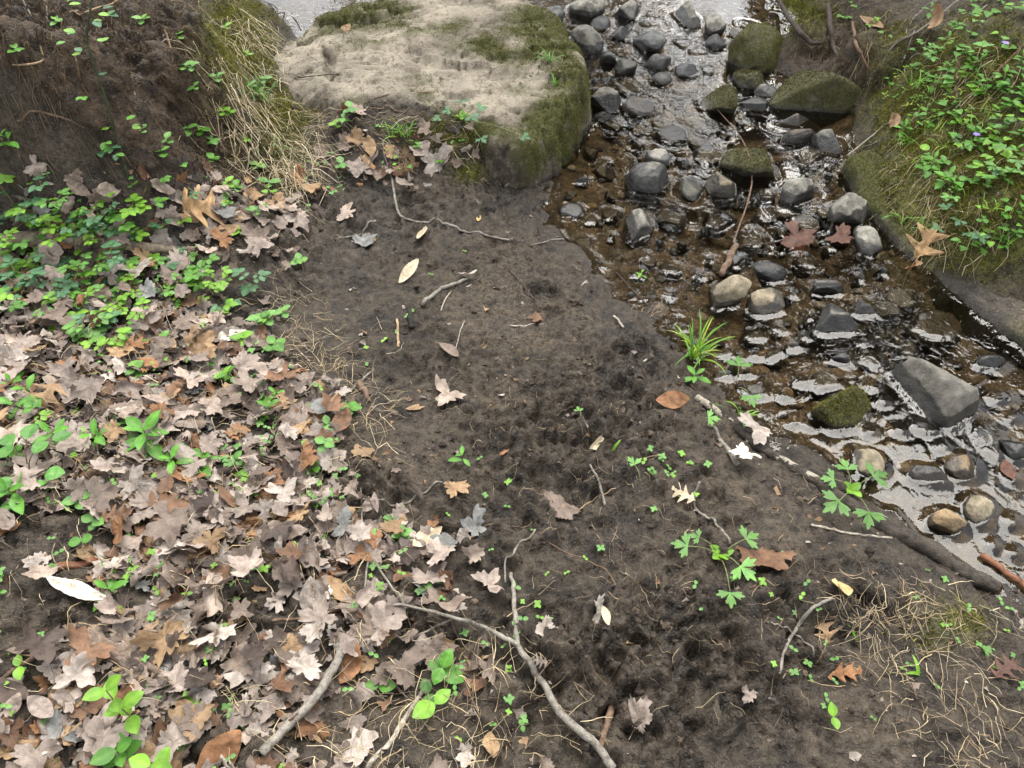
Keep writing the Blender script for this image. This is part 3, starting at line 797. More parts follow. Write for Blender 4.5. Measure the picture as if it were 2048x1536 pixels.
# photo centre, width, height | height above water as a share of the width | colour | sharpness | wet line share | moss | label
STONES = [
 (1111, 28, 40, 40, .45, BLUE, .3, .3, 0, 'small blue-grey stone touching the right end of the big boulder'),
 (1174, 10, 66, 44, .45, PALE, .3, .25, 0, 'pale rounded stone at the top edge above the blue-grey one'),
 (1259, 20, 50, 40, .5, PALE, .4, .4, 0, 'pale stone with a twig over it at the top edge'),
 (1202, 44, 36, 34, .3, BLUE, .5, .9, 0, 'small wet slate stone below the pale rounded stone at the top'),
 (1378, 30, 50, 52, .5, PALE, .3, .45, 0, 'light-topped round stone standing alone in the brown far pool'),
 (1428, 50, 44, 40, .55, PALE, .7, .35, 0, 'angular white-topped stone in the far pool, upper left of the largest moss cushion'),
 (1493, 48, 32, 20, .12, BROWN, .4, .9, 0, 'low brown stone barely above water behind the moss-topped round stone'),
 (1433, 83, 42, 28, .35, DARK, .7, 1.2, 0, 'glossy black wet stone left of the moss-topped round stone'),
 (1470, 64, 28, 18, .4, PALE, .4, .4, 0, 'little pale pebble tucked against the moss-topped round stone'),
 (1511, 96, 110, 88, .5, OLIVE, .2, .15, 1.0, 'large round stone with a bright yellow-green moss top corner'),
 (1170, 79, 66, 56, .5, GREY, .2, .35, 0, 'big smooth grey stone nearest the boulder on its stream side'),
 (1243, 65, 38, 26, .35, DARK, .7, .8, 0, 'dark angular stone between the big smooth grey stone and the flat blue one'),
 (1296, 80, 66, 42, .35, BLUE, .3, .4, 0, 'broad blue-grey stone with dark wet foot in the upper stream'),
 (1364, 86, 34, 20, .05, BLUE, .4, 2, 0, 'pale blue stone just under the surface right of the broad blue-grey stone'),
 (1220, 116, 34, 32, .5, DARK, .8, .8, 0, 'dark pointed stone leaning on a darker one in the upper left stream'),
 (1249, 133, 48, 30, .4, DARK, .5, 1.2, .15, 'near-black humped stone below the dark pointed stone'),
 (1325, 122, 54, 36, .4, GREY, .9, .6, 0, 'two-toned angular stone with a bright facet in mid upper stream'),
 (1374, 142, 48, 32, .3, BLUE, .9, 1.2, 0, 'wet flat-topped slate stone right of the two-toned angular stone'),
 (1325, 156, 38, 26, .3, DARK, .5, 1.0, .1, 'small dark round stone below the two-toned angular stone'),
 (1262, 164, 56, 28, .06, BROWN, .6, 2, 0, 'brown sunken slab stone left of the small dark round stone'),
 (1213, 200, 62, 50, .5, GREY, .6, .5, 0, 'grey stone with white peak near the boulder at mid height'),
 (1277, 209, 66, 44, .22, BROWN, .8, .6, 0, 'flat brown slab stone right of the white-peaked grey stone'),
 (1442, 198, 80, 58, .4, OLIVE, .4, .35, .8, 'mossy olive stone where the long bent stream twig begins'),
 (1503, 151, 64, 50, .4, OLIVE, .5, .4, .5, 'half-mossy stone with a grey rim below the bright moss-topped one'),
 (1533, 182, 44, 28, .35, GREY, .4, .6, 0, 'small grey stone wedged left of the biggest moss-covered stone'),
 (1517, 208, 70, 28, .2, DARK, .6, 2, 0, 'low black wet stone in front of the biggest moss-covered stone'),
 (1628, 178, 160, 112, .42, OLIVE, .15, .12, .9, 'biggest moss-covered stone, a wide dome by the right bank roots'),
 (1591, 238, 108, 42, .13, BROWN, .9, .5, 0, 'flat diamond-shaped slab stone in front of the wide moss dome'),
 (1599, 270, 66, 32, .3, BROWN, .5, .6, 0, 'wet brown stone just below the diamond-shaped slab'),
 (1660, 284, 68, 50, .4, GREY, .3, .6, 0, 'smooth grey-brown stone beside the right bank below the diamond slab'),
 (1623, 308, 52, 38, .05, GREY, .6, 2, 0, 'sunken grey stone below the smooth grey-brown one'),
 (1226, 247, 36, 22, .08, DARK, .4, 2, 0, 'small sunken dark stone off the boulder right corner'),
 (1278, 250, 32, 30, -.05, TAN, .4, 2, 0, 'small sunken tan stone in the rippled mid stream'),
 (1346, 266, 62, 36, .12, DARK, .6, 2, 0, 'long wet grey stone with a bright water edge in mid stream'),
 (1402, 281, 46, 24, .1, BROWN, .4, 2, 0, 'oval brown stone awash above a bluish companion'),
 (1418, 300, 60, 32, .12, BLUE, .6, 2, 0, 'bluish wet stone awash below the oval brown one'),
 (1318, 313, 54, 34, .4, PALE, .8, .5, 0, 'blocky light-topped stone behind the large two-tone grey stone'),
 (1300, 353, 90, 64, .4, GREY, .5, .75, 0, 'large grey stone, pale dry top and dark wet skirt, mid stream'),
 (1507, 322, 116, 74, .3, OLIVE, .8, .3, .75, 'squarish mossy stone crossed by the long bent stream twig'),
 (1386, 376, 46, 66, .35, OLIVE, .5, 1.2, .2, 'elongated upright olive stone between two grey stones'),
 (1449, 367, 68, 54, .5, TAN, .35, .5, 0, 'tan-topped round stone below the squarish mossy stone'),
 (1604, 377, 92, 54, .35, PALE, .25, .4, 0, 'wide pale grey oval stone in the calm right pool'),
 (1705, 418, 86, 68, .5, PALE, .25, .3, 0, 'pale round stone resting against the bedrock slab'),
 (1735, 478, 52, 68, .5, PALE, .6, .45, 0, 'tall pointed pale stone below the round one by the slab'),
 (1277, 447, 54, 66, .5, PALE, .25, .4, 0, 'egg-shaped pale stone standing alone near the mud shore'),
 (1567, 424, 48, 26, .1, GREY, .5, 2, 0, 'small wet stone awash below the wide pale oval stone'),
 (1610, 443, 58, 42, .06, OLIVE, .6, 2, 0, 'sunken slanting olive stone left of the pale round stone'),
 (1648, 420, 34, 26, .1, GREY, .6, 2, 0, 'little wet stone between the sunken olive stone and the pale round one'),
 (1532, 386, 42, 18, .08, DARK, .4, 2, 0, 'thin black stone at the water surface left of the wide pale oval'),
 (1536, 541, 72, 42, .25, DARK, .9, 2, 0, 'dark wet block stone below the crumpled red leaf'),
 (1455, 580, 90, 62, .45, TAN, .4, .2, 0, 'olive-tan stone by the mud bank below the orange wood'),
 (1533, 601, 70, 58, .45, TAN, .9, .4, 0, 'sharp-edged tan stone touching the olive-tan stone'),
 (1654, 574, 62, 30, .3, DARK, .9, 2, 0, 'black wet stone above the large flat-faced grey triangle'),
 (1671, 632, 108, 88, .42, GREY, .95, .45, 0, 'large triangular grey stone with pale top and dark front face'),
 (1728, 613, 56, 44, .4, GREY, .5, .7, 0, 'grey-brown stone leaning on the large triangular grey stone'),
 (1623, 633, 30, 24, .2, DARK, .6, 2, 0, 'tiny black stone left of the large triangular grey stone'),
 (1875, 642, 112, 70, .06, BROWN, .8, 2, .1, 'wide sunken brown slab stone next to the bedrock slab'),
 (1815, 583, 62, 42, -.05, OLIVE, .5, 2, 0, 'dark olive stone under the ripples left of the oak leaf reflection'),
 (1890, 772, 176, 184, .52, (.125, .118, .112), .85, .2, .1, 'largest angular purple-brown rock, wedge-shaped, at the right'),
 (1984, 722, 58, 34, .25, DARK, .9, 2, 0, 'black angular stone right of the largest wedge rock'),
 (1653, 760, 54, 46, .06, PALE, .5, 2, 0, 'pale stone awash above the mossy block'),
 (1686, 815, 104, 104, .62, OLIVE, .7, .2, 1.0, 'square block stone wrapped in green moss near the log'),
 (1849, 858, 50, 34, .06, DARK, .4, 2, 0, 'wet sunken stone at the foot of the largest wedge rock'),
 (1970, 864, 62, 46, .12, DARK, .7, 2, 0, 'wet dark stone with a pale corner right below the wedge rock'),
 (2033, 898, 56, 60, .3, DARK, .5, 2, 0, 'black wet stone cut off by the right edge of the view'),
 (1853, 947, 64, 42, .25, BROWN, .4, 2, 0, 'dull dark brown stone left of the tan-topped one'),
 (1924, 931, 66, 54, .35, ORNG, .5, .6, 0, 'stone with an orange-tan top and dark wet sides'),
 (1738, 922, 56, 66, .4, TAN, .6, .2, 0, 'tan wedge stone behind the lobed-leaf plant on the log'),
 (1906, 1042, 82, 62, .55, ORNG, .85, .15, 0, 'lumpy orange-tan stone nearest the log end'),
 (1963, 1020, 58, 68, .45, TAN, .6, .25, 0, 'elongated pale yellow stone right of the lumpy orange one'),
 (2000, 790, 52, 30, .15, DARK, .6, 2, 0, 'flat black wet stone right of the wedge rock tip'),
 (1551, 705, 40, 32, .06, DARK, .4, 2, 0, 'round sunken dark stone in the brown shallows by the grass tuft'),
 (1746, 716, 40, 32, .12, BROWN, .6, 2, 0, 'small brown wet stone left of the largest wedge rock'),
 (1770, 665, 56, 32, -.04, GREY, .5, 2, 0, 'sunken pale grey stone right of the large triangular stone'),
 (510, 12, 66, 40, .3, DARK, .5, 2, 0, 'black wet stone in the rapids at the top left of the boulder'),
 (556, 62, 46, 24, .2, DARK, .5, 2, 0, 'dark wet stone in the rapids touching the boulder left end'),
 (1330, 240, 40, 22, -.1, TAN, .4, 2, 0, 'sunken tan stone above the long wet grey stone'),
 (1345, 420, 60, 40, -.1, OLIVE, .5, 2, 0, 'greenish stone on the bed right of the egg-shaped stone'),
 (1500, 470, 60, 40, .02, OLIVE, .5, 2, 0, 'mossy sunken stone under the crumpled red leaf'),
 (1430, 440, 44, 36, .02, DARK, .6, 2, 0, 'dark sunken stone left of the lower end of the stream twig'),
 (1780, 610, 60, 40, -.08, DARK, .5, 2, 0, 'dark stone on the bed right of the leaning grey-brown stone'),
 (1820, 690, 50, 40, -.06, BLUE, .5, 2, 0, 'bluish sunken stone above the tip of the largest wedge rock'),
 (1990, 905, 40, 30, -.03, BROWN, .5, 2, 0, 'brown stone on the bed near the dark edge stone'),
 (1470, 520, 40, 30, .2, DARK, .7, 2, 0, 'wet black stone half behind the orange wood piece'),
 (1300, 45, 40, 24, .02, BLUE, .5, 2, 0, 'sunken bluish stone above the broad blue-grey stone'),
 (1395, 105, 40, 22, -.05, OLIVE, .5, 2, 0, 'sunken olive stone in the ripples above the wet slate stone'),
]
g_ex = random.Random(17)
STREAM_POLY = [(1120, 60), (1190, 150), (1190, 270), (1140, 360), (1120, 440), (1220, 560), (1330, 640), (1470, 770), (1600, 860), (1780, 960), (1960, 1090), (2040, 1150), (2040, 760), (1900, 610), (1780, 510), (1690, 440), (1680, 300), (1560, 230), (1440, 120), (1420, 60), (1300, 20)]
taken_ = [(q[0], q[1], max(q[2], q[3]) * .55) for q in STONES]
n_named = len(STONES)
tries = 0
while len(STONES) < n_named + 70 and tries < 6000:
    tries += 1
    u, v = g_ex.uniform(1100, 2045), g_ex.uniform(30, 1140)
    w = g_ex.choice((18, 22, 26, 30, 36, 42)) * (1 if v < 300 else 1.15)
    if not inpoly(np.array(u), np.array(v), STREAM_POLY): continue
    if any((u - a) ** 2 + (v - b) ** 2 < (r + w * .55) ** 2 for a, b, r in taken_): continue
    taken_.append((u, v, w * .55))
    STONES.append((u, v, w, w * g_ex.uniform(.5, .8), g_ex.choice((-.12, -.05, .03, .06, .1, .2, .3)), g_ex.choice((DARK, DARK, BROWN, BROWN, BLUE, OLIVE, TAN, GREY)), g_ex.uniform(.3, 1), g_ex.choice((2, 2, .8)), 0, ''))
SHORE = []                                  # places where stones break the water surface
SMALL = []
for i, (cu, cv, w, h, zf, col, sharp, wl_, moss, label) in enumerate(STONES):
    ICO4, ICO4F = ICO_HI if w > 55 else ICO_LO
    p0 = U(cu, cv, 0)
    dep = dist_of(p0)
    Wd = w / FOC * dep
    zt = zf * Wd
    th = math.atan2(CAM_H, p0[1])
    Zt = max(zt, 0.0)
    Dd = (h / FOC * dep - 0.75 * Zt * math.cos(th)) / math.sin(th)
    Dd = min(max(Dd, 0.5 * Wd), 1.5 * Wd)
    Hh = max(Zt * 1.15, 0.32 * Wd, 0.03)
    c = U(cu, cv, 0.35 * Zt)
    c[2] = zt - Hh
    V = stone_shape(200 + i * 3, sharp, zf < 0.25)
    a = float(np.random.default_rng(i).uniform(-0.4, 0.4))
    if i == 27: V = ICO4.copy(); V /= (np.abs(V) ** 1.1).sum(1)[:, None] ** 0.9; V /= np.abs(V).max(0); a = 0.15
    if 'triangular' in label or 'wedge-shaped' in label:          # hand-cut faces
        if 'wedge-shaped' in label: Np, dp_ = [(-.85, -.25, .45), (.62, .62, .45), (.45, -.8, .35), (-.5, -.75, .3), (-.35, .9, .2), (.1, .1, 1), (.9, -.2, .3)], [.55, .46, .74, .78, .98, .80, .80]
        else: Np, dp_ = [(-.8, .35, .35), (.8, .4, .3), (.05, -.85, .5), (0, .3, 1), (-.5, -.7, .3), (.1, 1, .2)], [.48, .50, .60, .75, .8, .88]
        Np = np.array(Np); Np /= np.linalg.norm(Np, axis=1)[:, None]
        r_ = np.concatenate([np.array(dp_)[None] / np.maximum(ICO4 @ Np.T, 1e-3), np.full((len(ICO4), 1), 1.25)], 1)
        V = ICO4 * ((r_ ** -46.0).sum(1) ** (-1 / 46.0))[:, None]
        V = V - (V.max(0) + V.min(0)) / 2 * (1, 1, 0); V = V / np.abs(V).max(0)
        V = V * (1 + .035 * f3(V * 4 + i, 4, i) + .02 * f3(V * 12, 3, i + 1))[:, None]
        a = 0.0
    V = V * np.array((Wd / 2, Dd / 2, Hh)) * 1.1
    ca, sa = math.cos(a), math.sin(a)
    Vl = np.stack([V[:, 0] * ca - V[:, 1] * sa, V[:, 0] * sa + V[:, 1] * ca, V[:, 2]], 1)
    Vw = Vl + c
    cut = np.abs(Vw[:, 2]) < 0.008
    if cut.sum() > 6:
        SHORE.append((c[:2], Vw[cut][:, :2]))
    nn = vnormals(Vl, ICO4F)
    mn = f3(Vw * 22, 3, i)
    ms = np.clip(moss * 1.5 * (sstep(0.0, 0.5, nn[:, 2] + 0.5 * mn + 0.15) * sstep(0.0, 0.02, Vw[:, 2] - 0.004)) , 0, 1) if moss else np.zeros(len(Vl))
    me = mesh_np('stone_body', Vl, ICO4F, True, attrs={'moss': ms})
    root = bpy.data.objects.new('stone', None if moss >= .5 else me); COL.objects.link(root)
    root.location = c
    if label: tag(root, label, 'stone', 'stones in the stream')
    else: SMALL.append((root, cu, cv, {DARK: 'dark', BROWN: 'brown', BLUE: 'bluish', OLIVE: 'olive', TAN: 'tan', GREY: 'grey'}[col], zf))
    body = root
    if moss >= .5:
        body = link('rock', me, MAT['stone'], root)
        g = np.random.default_rng(900 + i)
        P, N = sample_surface(Vl, ICO4F, ms ** 2, int(2600 * moss * max(1, w / 90) ** 1.5), g)
        pl = Pile()
        bright = ((.05, .048, .014), (.16, .145, .04)) if i not in (9, 61) else ((.06, .065, .012), (.26, .25, .04))
        pl.add(*tufts(P, N, g, 0.0055, 0.0011, 2, 0.9, bright))
        tag(link('moss', pl.mesh('moss', False), MAT['moss'], root), kind='stuff')
    else:
        me.materials.append(MAT['stone'])
    kk = float(np.random.default_rng(i + 50).uniform(0.85, 1.2))
    body.color = (col[0] * kk, col[1] * kk, col[2] * kk, 1)
    body['wet_line'] = float(1.35 * wl_ * max(zt, 0.02) + .004 if wl_ < 2 else 0.2)
    if zf > 0.15: add_solid(Vw, ICO4F)

# moss shoots on the boulder and the slab
for (V_, F_, msk, par, cnt, sd) in ((Vb, Fb, b_moss, bo, 34000, 1), (Vs, Fs, s_moss, so, 7000, 2)):
    g = np.random.default_rng(sd)
    nz = vnormals(V_, F_)[:, 2]
    P, N = sample_surface(V_, F_, msk ** 2 * (V_[:, 2] > 0.02), cnt, g)
    N = np.where(N[:, 2:3] < 0, -N, N)
    pl = Pile(); pl.add(*tufts(P, N, g, 0.006, 0.0012, 2, 0.9, ((.06, .06, .015), (.22, .205, .038))))
    tag(link('moss', pl.mesh('moss', False), MAT['moss'], par), kind='stuff')

# ------------------------------------------------------------------ the stream
WX = np.arange(-1.6, 3.4, 0.0075); WY = np.arange(0.1, 4.3, 0.0075)
wx, wy = np.meshgrid(WX, WY)
meni = np.full(wx.shape, 9.0)
def splat(P):
    for (x, y) in P:
        i0, i1 = np.searchsorted(WX, (x - .035, x + .035)); j0, j1 = np.searchsorted(WY, (y - .035, y + .035))
        if i1 <= i0 or j1 <= j0: continue
        d = np.hypot(wx[j0:j1, i0:i1] - x, wy[j0:j1, i0:i1] - y)
        meni[j0:j1, i0:i1] = np.minimum(meni[j0:j1, i0:i1], d)
for c, Q in SHORE: splat(Q)
for V_ in (Vb, Vs): splat(V_[np.abs(V_[:, 2]) < 0.006][:, :2])
hgr = H(wx, wy)
shore_d = np.abs(hgr) / 0.35
meni = np.minimum(meni, np.where(hgr > -0.02, np.clip(-hgr, 0, 1) * 3.5, 9))
wu, wv = proj(wx, wy, 0 * wx)
ripp = 0.20 + 0.42 * blobs(wu, wv, [(1300, 150, 140, 110, 1.2), (1330, 260, 110, 60, .8), (1230, 420, 110, 80, .7), (1300, 560, 120, 60, .7), (1800, 580, 110, 60, 1.0), (1900, 700, 150, 60, 1.0), (1700, 720, 90, 50, .9), (560, 60, 120, 60, 1.2), (1950, 850, 90, 70, .8), (1580, 690, 60, 60, .4)])
ripp -= 0.30 * blobs(wu, wv, [(1560, 260, 120, 60, 1), (1640, 420, 90, 90, .9), (1480, 20, 120, 30, 1.0), (1560, 700, 70, 60, .6), (2000, 1080, 60, 60, .8), (1480, 430, 60, 40, .6), (1700, 300, 40, 60, 1)])
ripp = np.clip(ripp, 0.10, 1.0)
zz = 0.0042 * np.exp(-meni / 0.0085) - 0.0012 * np.exp(-((meni - 0.026) / 0.009) ** 2)
zz = zz + ripp * (0.0013 * f2(wx * 9, wy * 9, 2, 4) + 0.0009 * f2(wx * 22 + f2(wx * 7, wy * 7, 2, 6), wy * 22, 2, 12))
wvs = np.stack([wx.ravel(), wy.ravel(), zz.ravel()], 1)
fq = grid_faces(*wx.shape)
keep = (hgr.ravel()[fq] < 0.012).any(1)
fq = fq[keep]
used = np.unique(fq); remap = np.zeros(len(wvs), np.int64); remap[used] = np.arange(len(used))
me = mesh_np('stream_water', wvs[used], remap[fq], True, attrs={'ripple': ripp.ravel()[used]})
tag(link('stream_water', me, MAT['water']), kind='structure')

# ------------------------------------------------------------------ labels that tell look-alikes apart
MARKS = [('the big oak leaf', 390, 415), ('the half-buried grey log', 150, 488), ('the bent thick stick', 640, 1400), ('the forked long branch', 960, 1265), ('the rotten wood slab', 245, 1310), ('the white bark scrap', 160, 1190),
         ('the orange-brown broken stick', 180, 1130), ('the brown broken branch', 230, 957), ('the dark fallen branch', 500, 940), ('the upright grey stick', 337, 960), ('the split yellow-ended stick', 730, 790),
         ('the pale pink crumpled leaf', 892, 795), ('the cream leaf standing on edge', 850, 485), ('the long cream leaf', 845, 1085), ('the pale stick in the corner', 800, 1440), ('the dark mud bank', 200, 280), ('the boulder', 850, 240),
         ('the dry grass on the bank', 520, 330), ('the twig below the boulder', 850, 445), ('the bright grass tuft', 1390, 690), ('the stream log', 1650, 960), ('the big brown maple leaf', 1525, 1125), ('the pale yellow leaf', 1670, 1180),
         ('the straw mat', 1850, 1380), ('the curved grey twig', 1590, 1270), ('the deep footprints', 1190, 1290), ('the brown folded leaf', 1115, 1020), ('the tall leafy sprout', 290, 1400), ('the bright two-leaf sprout', 872, 1415),
         ('the lance-leaved sprout', 300, 885), ('the toothed bramble', 60, 930), ('the rose leaf patch', 200, 540), ('the bare mud', 1030, 620), ('the bedrock slab', 1850, 500), ('the moss mound', 1830, 225), ('the bank twigs', 1860, 90),
         ('the purple violet', 1980, 100), ('the right edge', 2030, 330), ('the left edge', 10, 700), ('the bottom edge', 560, 1525), ('the lower left corner', 30, 1500), ('the lower right corner', 2020, 1500), ('the blackened stick', 822, 650), ('the lobed-leaf plant', 1460, 1140)]
MARKS_STREAM = [('the egg-shaped pale stone', 1277, 447), ('the large two-tone grey stone', 1300, 353), ('the squarish mossy stone', 1507, 322), ('the wide moss dome', 1628, 178), ('the moss-topped round stone', 1511, 96), ('the broad blue-grey stone', 1296, 80), ('the wide pale oval stone', 1604, 377), ('the pale round stone', 1705, 418), ('the olive-tan stone', 1455, 580), ('the large triangular stone', 1671, 632), ('the largest wedge rock', 1893, 770), ('the mossy block', 1686, 815), ('the orange-topped stone', 1924, 931), ('the lumpy orange stone', 1906, 1042), ('the white-peaked stone', 1213, 200), ('the smooth stone by the boulder', 1170, 79), ('the mossy olive stone', 1442, 198)]
MARKS += MARKS_STREAM
MARKS += [('the warm brown crinkled leaf', 684, 856), ('the two-toned stick', 469, 1106), ('the thin upright side twig', 735, 1080), ('the grey ribbed leaf', 630, 1200), ('the orange-brown leaf by the dark branch', 552, 972), ('the curved thin twig', 800, 1010), ('the grass tuft behind the moss mound', 1850, 165), ('the grass tuft below the moss mound', 1815, 290), ('the tan leaf by the moss mound', 1795, 245), ('the curled orange-brown leaf', 703, 1338), ('the slate-blue torn leaf', 945, 1052)]
PEND = []
def where(u, v):
    k = min(range(len(MARKS)), key=lambda i: math.hypot(MARKS[i][1] - u, (MARKS[i][2] - v) * 1.2))
    nm, a, b = MARKS[k]
    dx, dy = u - a, v - b
    d = math.hypot(dx, dy)
    if d < 28: return 'beside ' + nm
    s = ('right of ' if dx > 0 else 'left of ') if abs(dx) > abs(dy) else ('below ' if dy > 0 else 'above ')
    return ('just ' if d < 75 else '') + s + nm
def pend(o, desc, u, v, cat, group):
    tag(o, cat=cat, group=group)
    PEND.append([o, desc + ' ' + where(u, v), u, v])
def settle_labels():
    by = {}
    for q in PEND: by.setdefault(q[1], []).append(q)
    ORD = ['first', 'second', 'third', 'fourth', 'fifth', 'sixth', 'seventh', 'eighth', 'ninth', 'tenth']
    for lab, qs in by.items():
        if len(qs) > 1 and len(lab.split()) <= 13:
            if len(qs) == 2:
                qs.sort(key=lambda q: q[2]); ends = [', leftmost of two', ', rightmost of two']
            elif len(qs) <= 10:
                qs.sort(key=lambda q: q[2]); ends = [', %s from left' % ORD[i] for i in range(len(qs))]
            else: ends = [''] * len(qs)
            for q, e in zip(qs, ends): q[0]['label'] = q[1] + e
        else:
            for q in qs: q[0]['label'] = q[1]

for (o_, u_, v_, c_, z_) in SMALL:
    pend(o_, '%s %s stone' % ('small sunken' if z_ < .05 else 'small wet', c_), u_, v_, 'stone', 'stones in the stream')
# ------------------------------------------------------------------ leaf shapes
def strip_leaf(wf, n, m=3, shear=0.0, fine=0.0, seed=0):
    t = np.linspace(0, 1, n + 1)
    w = np.array([wf(x) for x in t])
    if fine: w = w * (1 + fine * np.random.default_rng(seed).normal(size=len(w)))
    s = np.linspace(-1, 1, 2 * m + 1)
    X = s[None] * w[:, None]
    Y = t[:, None] + shear * w[:, None] * np.abs(s)[None]
    vein = np.repeat((np.abs(s) < 1e-6)[None].astype(float), n + 1, 0)
    return np.stack([X, Y, 0 * X], -1).reshape(-1, 3), grid_faces(n + 1, 2 * m + 1), vein.ravel()
def radial_leaf(rf, nA, rings=(0.3, 0.6, 0.85, 1.0), cy=0.3, veins=()):
    th = np.arange(nA) / nA * 2 * math.pi      # measured from the tip
    r = np.array([rf(((x + math.pi) % (2 * math.pi)) - math.pi) for x in th])
    V = [np.array([[0, cy, 0]])]; ve = [np.ones(1)]
    vm = np.zeros(nA)
    for a in veins: vm[int(round((a % 360) / 360 * nA)) % nA] = 1
    for k in rings:
        V.append(np.stack([np.sin(th) * r * k, cy + np.cos(th) * r * k, 0 * th], 1)); ve.append(vm)
    F4 = grid_faces(len(rings), nA, True) + 1
    j = np.arange(nA)
    Fc = np.concatenate([np.stack([np.zeros(nA, int), 1 + (j + 1) % nA, 1 + j], 1), F4[:, [0, 1, 2]], F4[:, [0, 2, 3]]])
    return np.concatenate(V), Fc, np.concatenate(ve)
def lobes(defs, floor, teeth=0.0, nt=40, pw=1.15):
    def f(a):
        d = math.degrees(a); best = floor
        for (c, L, w) in defs:
            x = abs((d - c + 180) % 360 - 180)
            if x < w: best = max(best, floor + (L - floor) * (1 - (x / w) ** pw))
        return best * (1 + teeth * (((d * nt / 360.0) % 1.0) - 0.5))
    return f
def tri(Fc):
    Fc = np.asarray(Fc)
    return np.concatenate([Fc[:, [0, 1, 2]], Fc[:, [0, 2, 3]]]) if Fc.shape[1] == 4 else Fc
def bend(V, g, curl, fold, wr, edge=0.0):
    V = V.copy()
    V[:, 1] -= 0.45
    V[:, 2] += fold * np.abs(V[:, 0])
    for _ in range(2):
        ph = g.uniform(0, math.pi); k = g.normal() * curl
        if abs(k) < 0.05: continue
        c, s = math.cos(ph), math.sin(ph)
        uu = V[:, 0] * c + V[:, 1] * s; vv = -V[:, 0] * s + V[:, 1] * c
        z0 = V[:, 2]
        un = np.sin(k * uu) / k - z0 * np.sin(k * uu); zn = (1 - np.cos(k * uu)) / k + z0 * np.cos(k * uu)
        V = np.stack([un * c - vv * s, un * s + vv * c, zn], 1)
    q = V.copy(); q[:, 2] = 0
    V[:, 2] += wr * f3(q * 3.2 + g.uniform(0, 90), 3, int(g.integers(1e6)))
    V[:, 2] += edge * np.clip(np.hypot(V[:, 0], V[:, 1]) - 0.3, 0, 1) * (1 + f3(q * 4 + 5, 2, 3))
    V[:, 2] -= np.percentile(V[:, 2], 12)
    return V
def oak_w(t):
    env = 0.40 * max(0, math.sin(math.pi * min(1, max(0, t)) ** 0.85)) ** 0.6 + 0.02
    x = (t * 3.6 + 0.1) % 1.0
    p = max(0, 1 - abs(x - 0.45) / 0.33)
    return env * (0.22 + 0.78 * p ** 0.8) * (1 - 0.75 * max(0, (t - 0.86) / 0.14)) if t > 0.06 else 0.018
SHAPES = {
    'maple': lambda i: radial_leaf(lobes([(0, .66, 42), (52, .58, 38), (-52, .58 - .2 * (i % 3 == 1), 38), (108, .42, 40), (-108, .42 - .2 * (i % 4 == 2), 40)], .26, .26, 23 + i), 72, veins=(0, 52, -52, 108, -108)),
    'broad_maple': lambda i: radial_leaf(lobes([(0, .66, 44), (60, .6, 40), (-60, .6, 40), (112, .42, 40), (-112, .42, 40)], .27, .16, 26), 72, veins=(0, 60, -60)),
    'oak': lambda i: strip_leaf(oak_w, 44, 2, 0.45),
    'beech': lambda i: strip_leaf(lambda t: 0.27 * max(0, math.sin(math.pi * t ** 0.85)) ** 0.85 * (1 + 0.05 * ((t * 15) % 1)) + 0.004, 26, 3, 0.25),
    'long': lambda i: strip_leaf(lambda t: 0.15 * max(0, math.sin(math.pi * t)) ** 0.75 * (1 + 0.07 * ((t * 17) % 1)) + 0.004, 26, 2, 0.2),
    'torn': lambda i: radial_leaf(lobes([(x + 30 * math.sin(i * 3.1 + x), .26 + .40 * abs(math.sin(i * 7.3 + x * 1.7)), 26 + 22 * abs(math.sin(i + x))) for x in (0, 62, 118, 175, 240, 306)], .20, .34, 9 + i % 7, 2.4), 56, cy=.45),
}
LEAF = {}
g_leaf = np.random.default_rng(42)
for kind, cnt in (('maple', 12), ('broad_maple', 8), ('oak', 7), ('beech', 8), ('long', 6), ('torn', 24)):
    LEAF[kind] = []
    for i in range(cnt):
        V, Fc, ve = SHAPES[kind](i)
        cu = (0.25, 0.6, 1.2, 2.2)[i % 4] * (1 if kind not in ('oak', 'long', 'beech') else .7)
        V = bend(V, g_leaf, cu, g_leaf.uniform(-.05, .3), 0.17 if kind != 'long' else 0.05, 0.16)
        Fc = tri(Fc)
        me = mesh_np(kind + '_leaf', V, Fc, True, attrs={'vein': ve})
        me.materials.append(MAT['leaf'])
        LEAF[kind].append((me, V, Fc))

def low_leaf(i):                            # cheap irregular scraps for the mass of the litter
    f_ = lobes([(x + 30 * math.sin(i * 3.1 + x), .26 + .36 * abs(math.sin(i * 5.3 + x * 1.7)), 24 + 26 * abs(math.sin(i * 2 + x))) for x in (0, 60, 118, 175, 240, 306)], .16 + .1 * (i % 3), .38, 7 + i % 6, 2.4)
    V, Fc, _ = radial_leaf(f_, 34, (.5, 1.0), .45)
    return bend(V, g_leaf, (0.3, 0.8, 1.8, 3.0)[i % 4], g_leaf.uniform(-.1, .35), .2, .2), tri(Fc)
LOW = [low_leaf(i) for i in range(30)]
LCOL = {'grey': (.27, .225, .195), 'grey-brown': (.185, .145, .118), 'pale grey': (.36, .318, .282), 'tan': (.29, .195, .11), 'brown': (.155, .088, .052), 'orange-brown': (.25, .128, .062), 'cream': (.52, .45, .32), 'pinkish': (.33, .27, .225),
        'dark': (.065, .048, .040), 'slate': (.20, .205, .20), 'yellow': (.50, .39, .18), 'red-brown': (.11, .055, .040), 'white': (.58, .55, .49), 'gold': (.44, .29, .15)}
def frame(n, spin, tilt_ax=0.0, tilt=0.0):
    n = Vector(n).normalized()
    q = Vector((0, 0, 1)).rotation_difference(n)
    return q.to_matrix() @ Matrix.Rotation(tilt_ax, 3, 'Z') @ Matrix.Rotation(tilt, 3, 'X') @ Matrix.Rotation(-tilt_ax, 3, 'Z') @ Matrix.Rotation(spin, 3, 'Z')
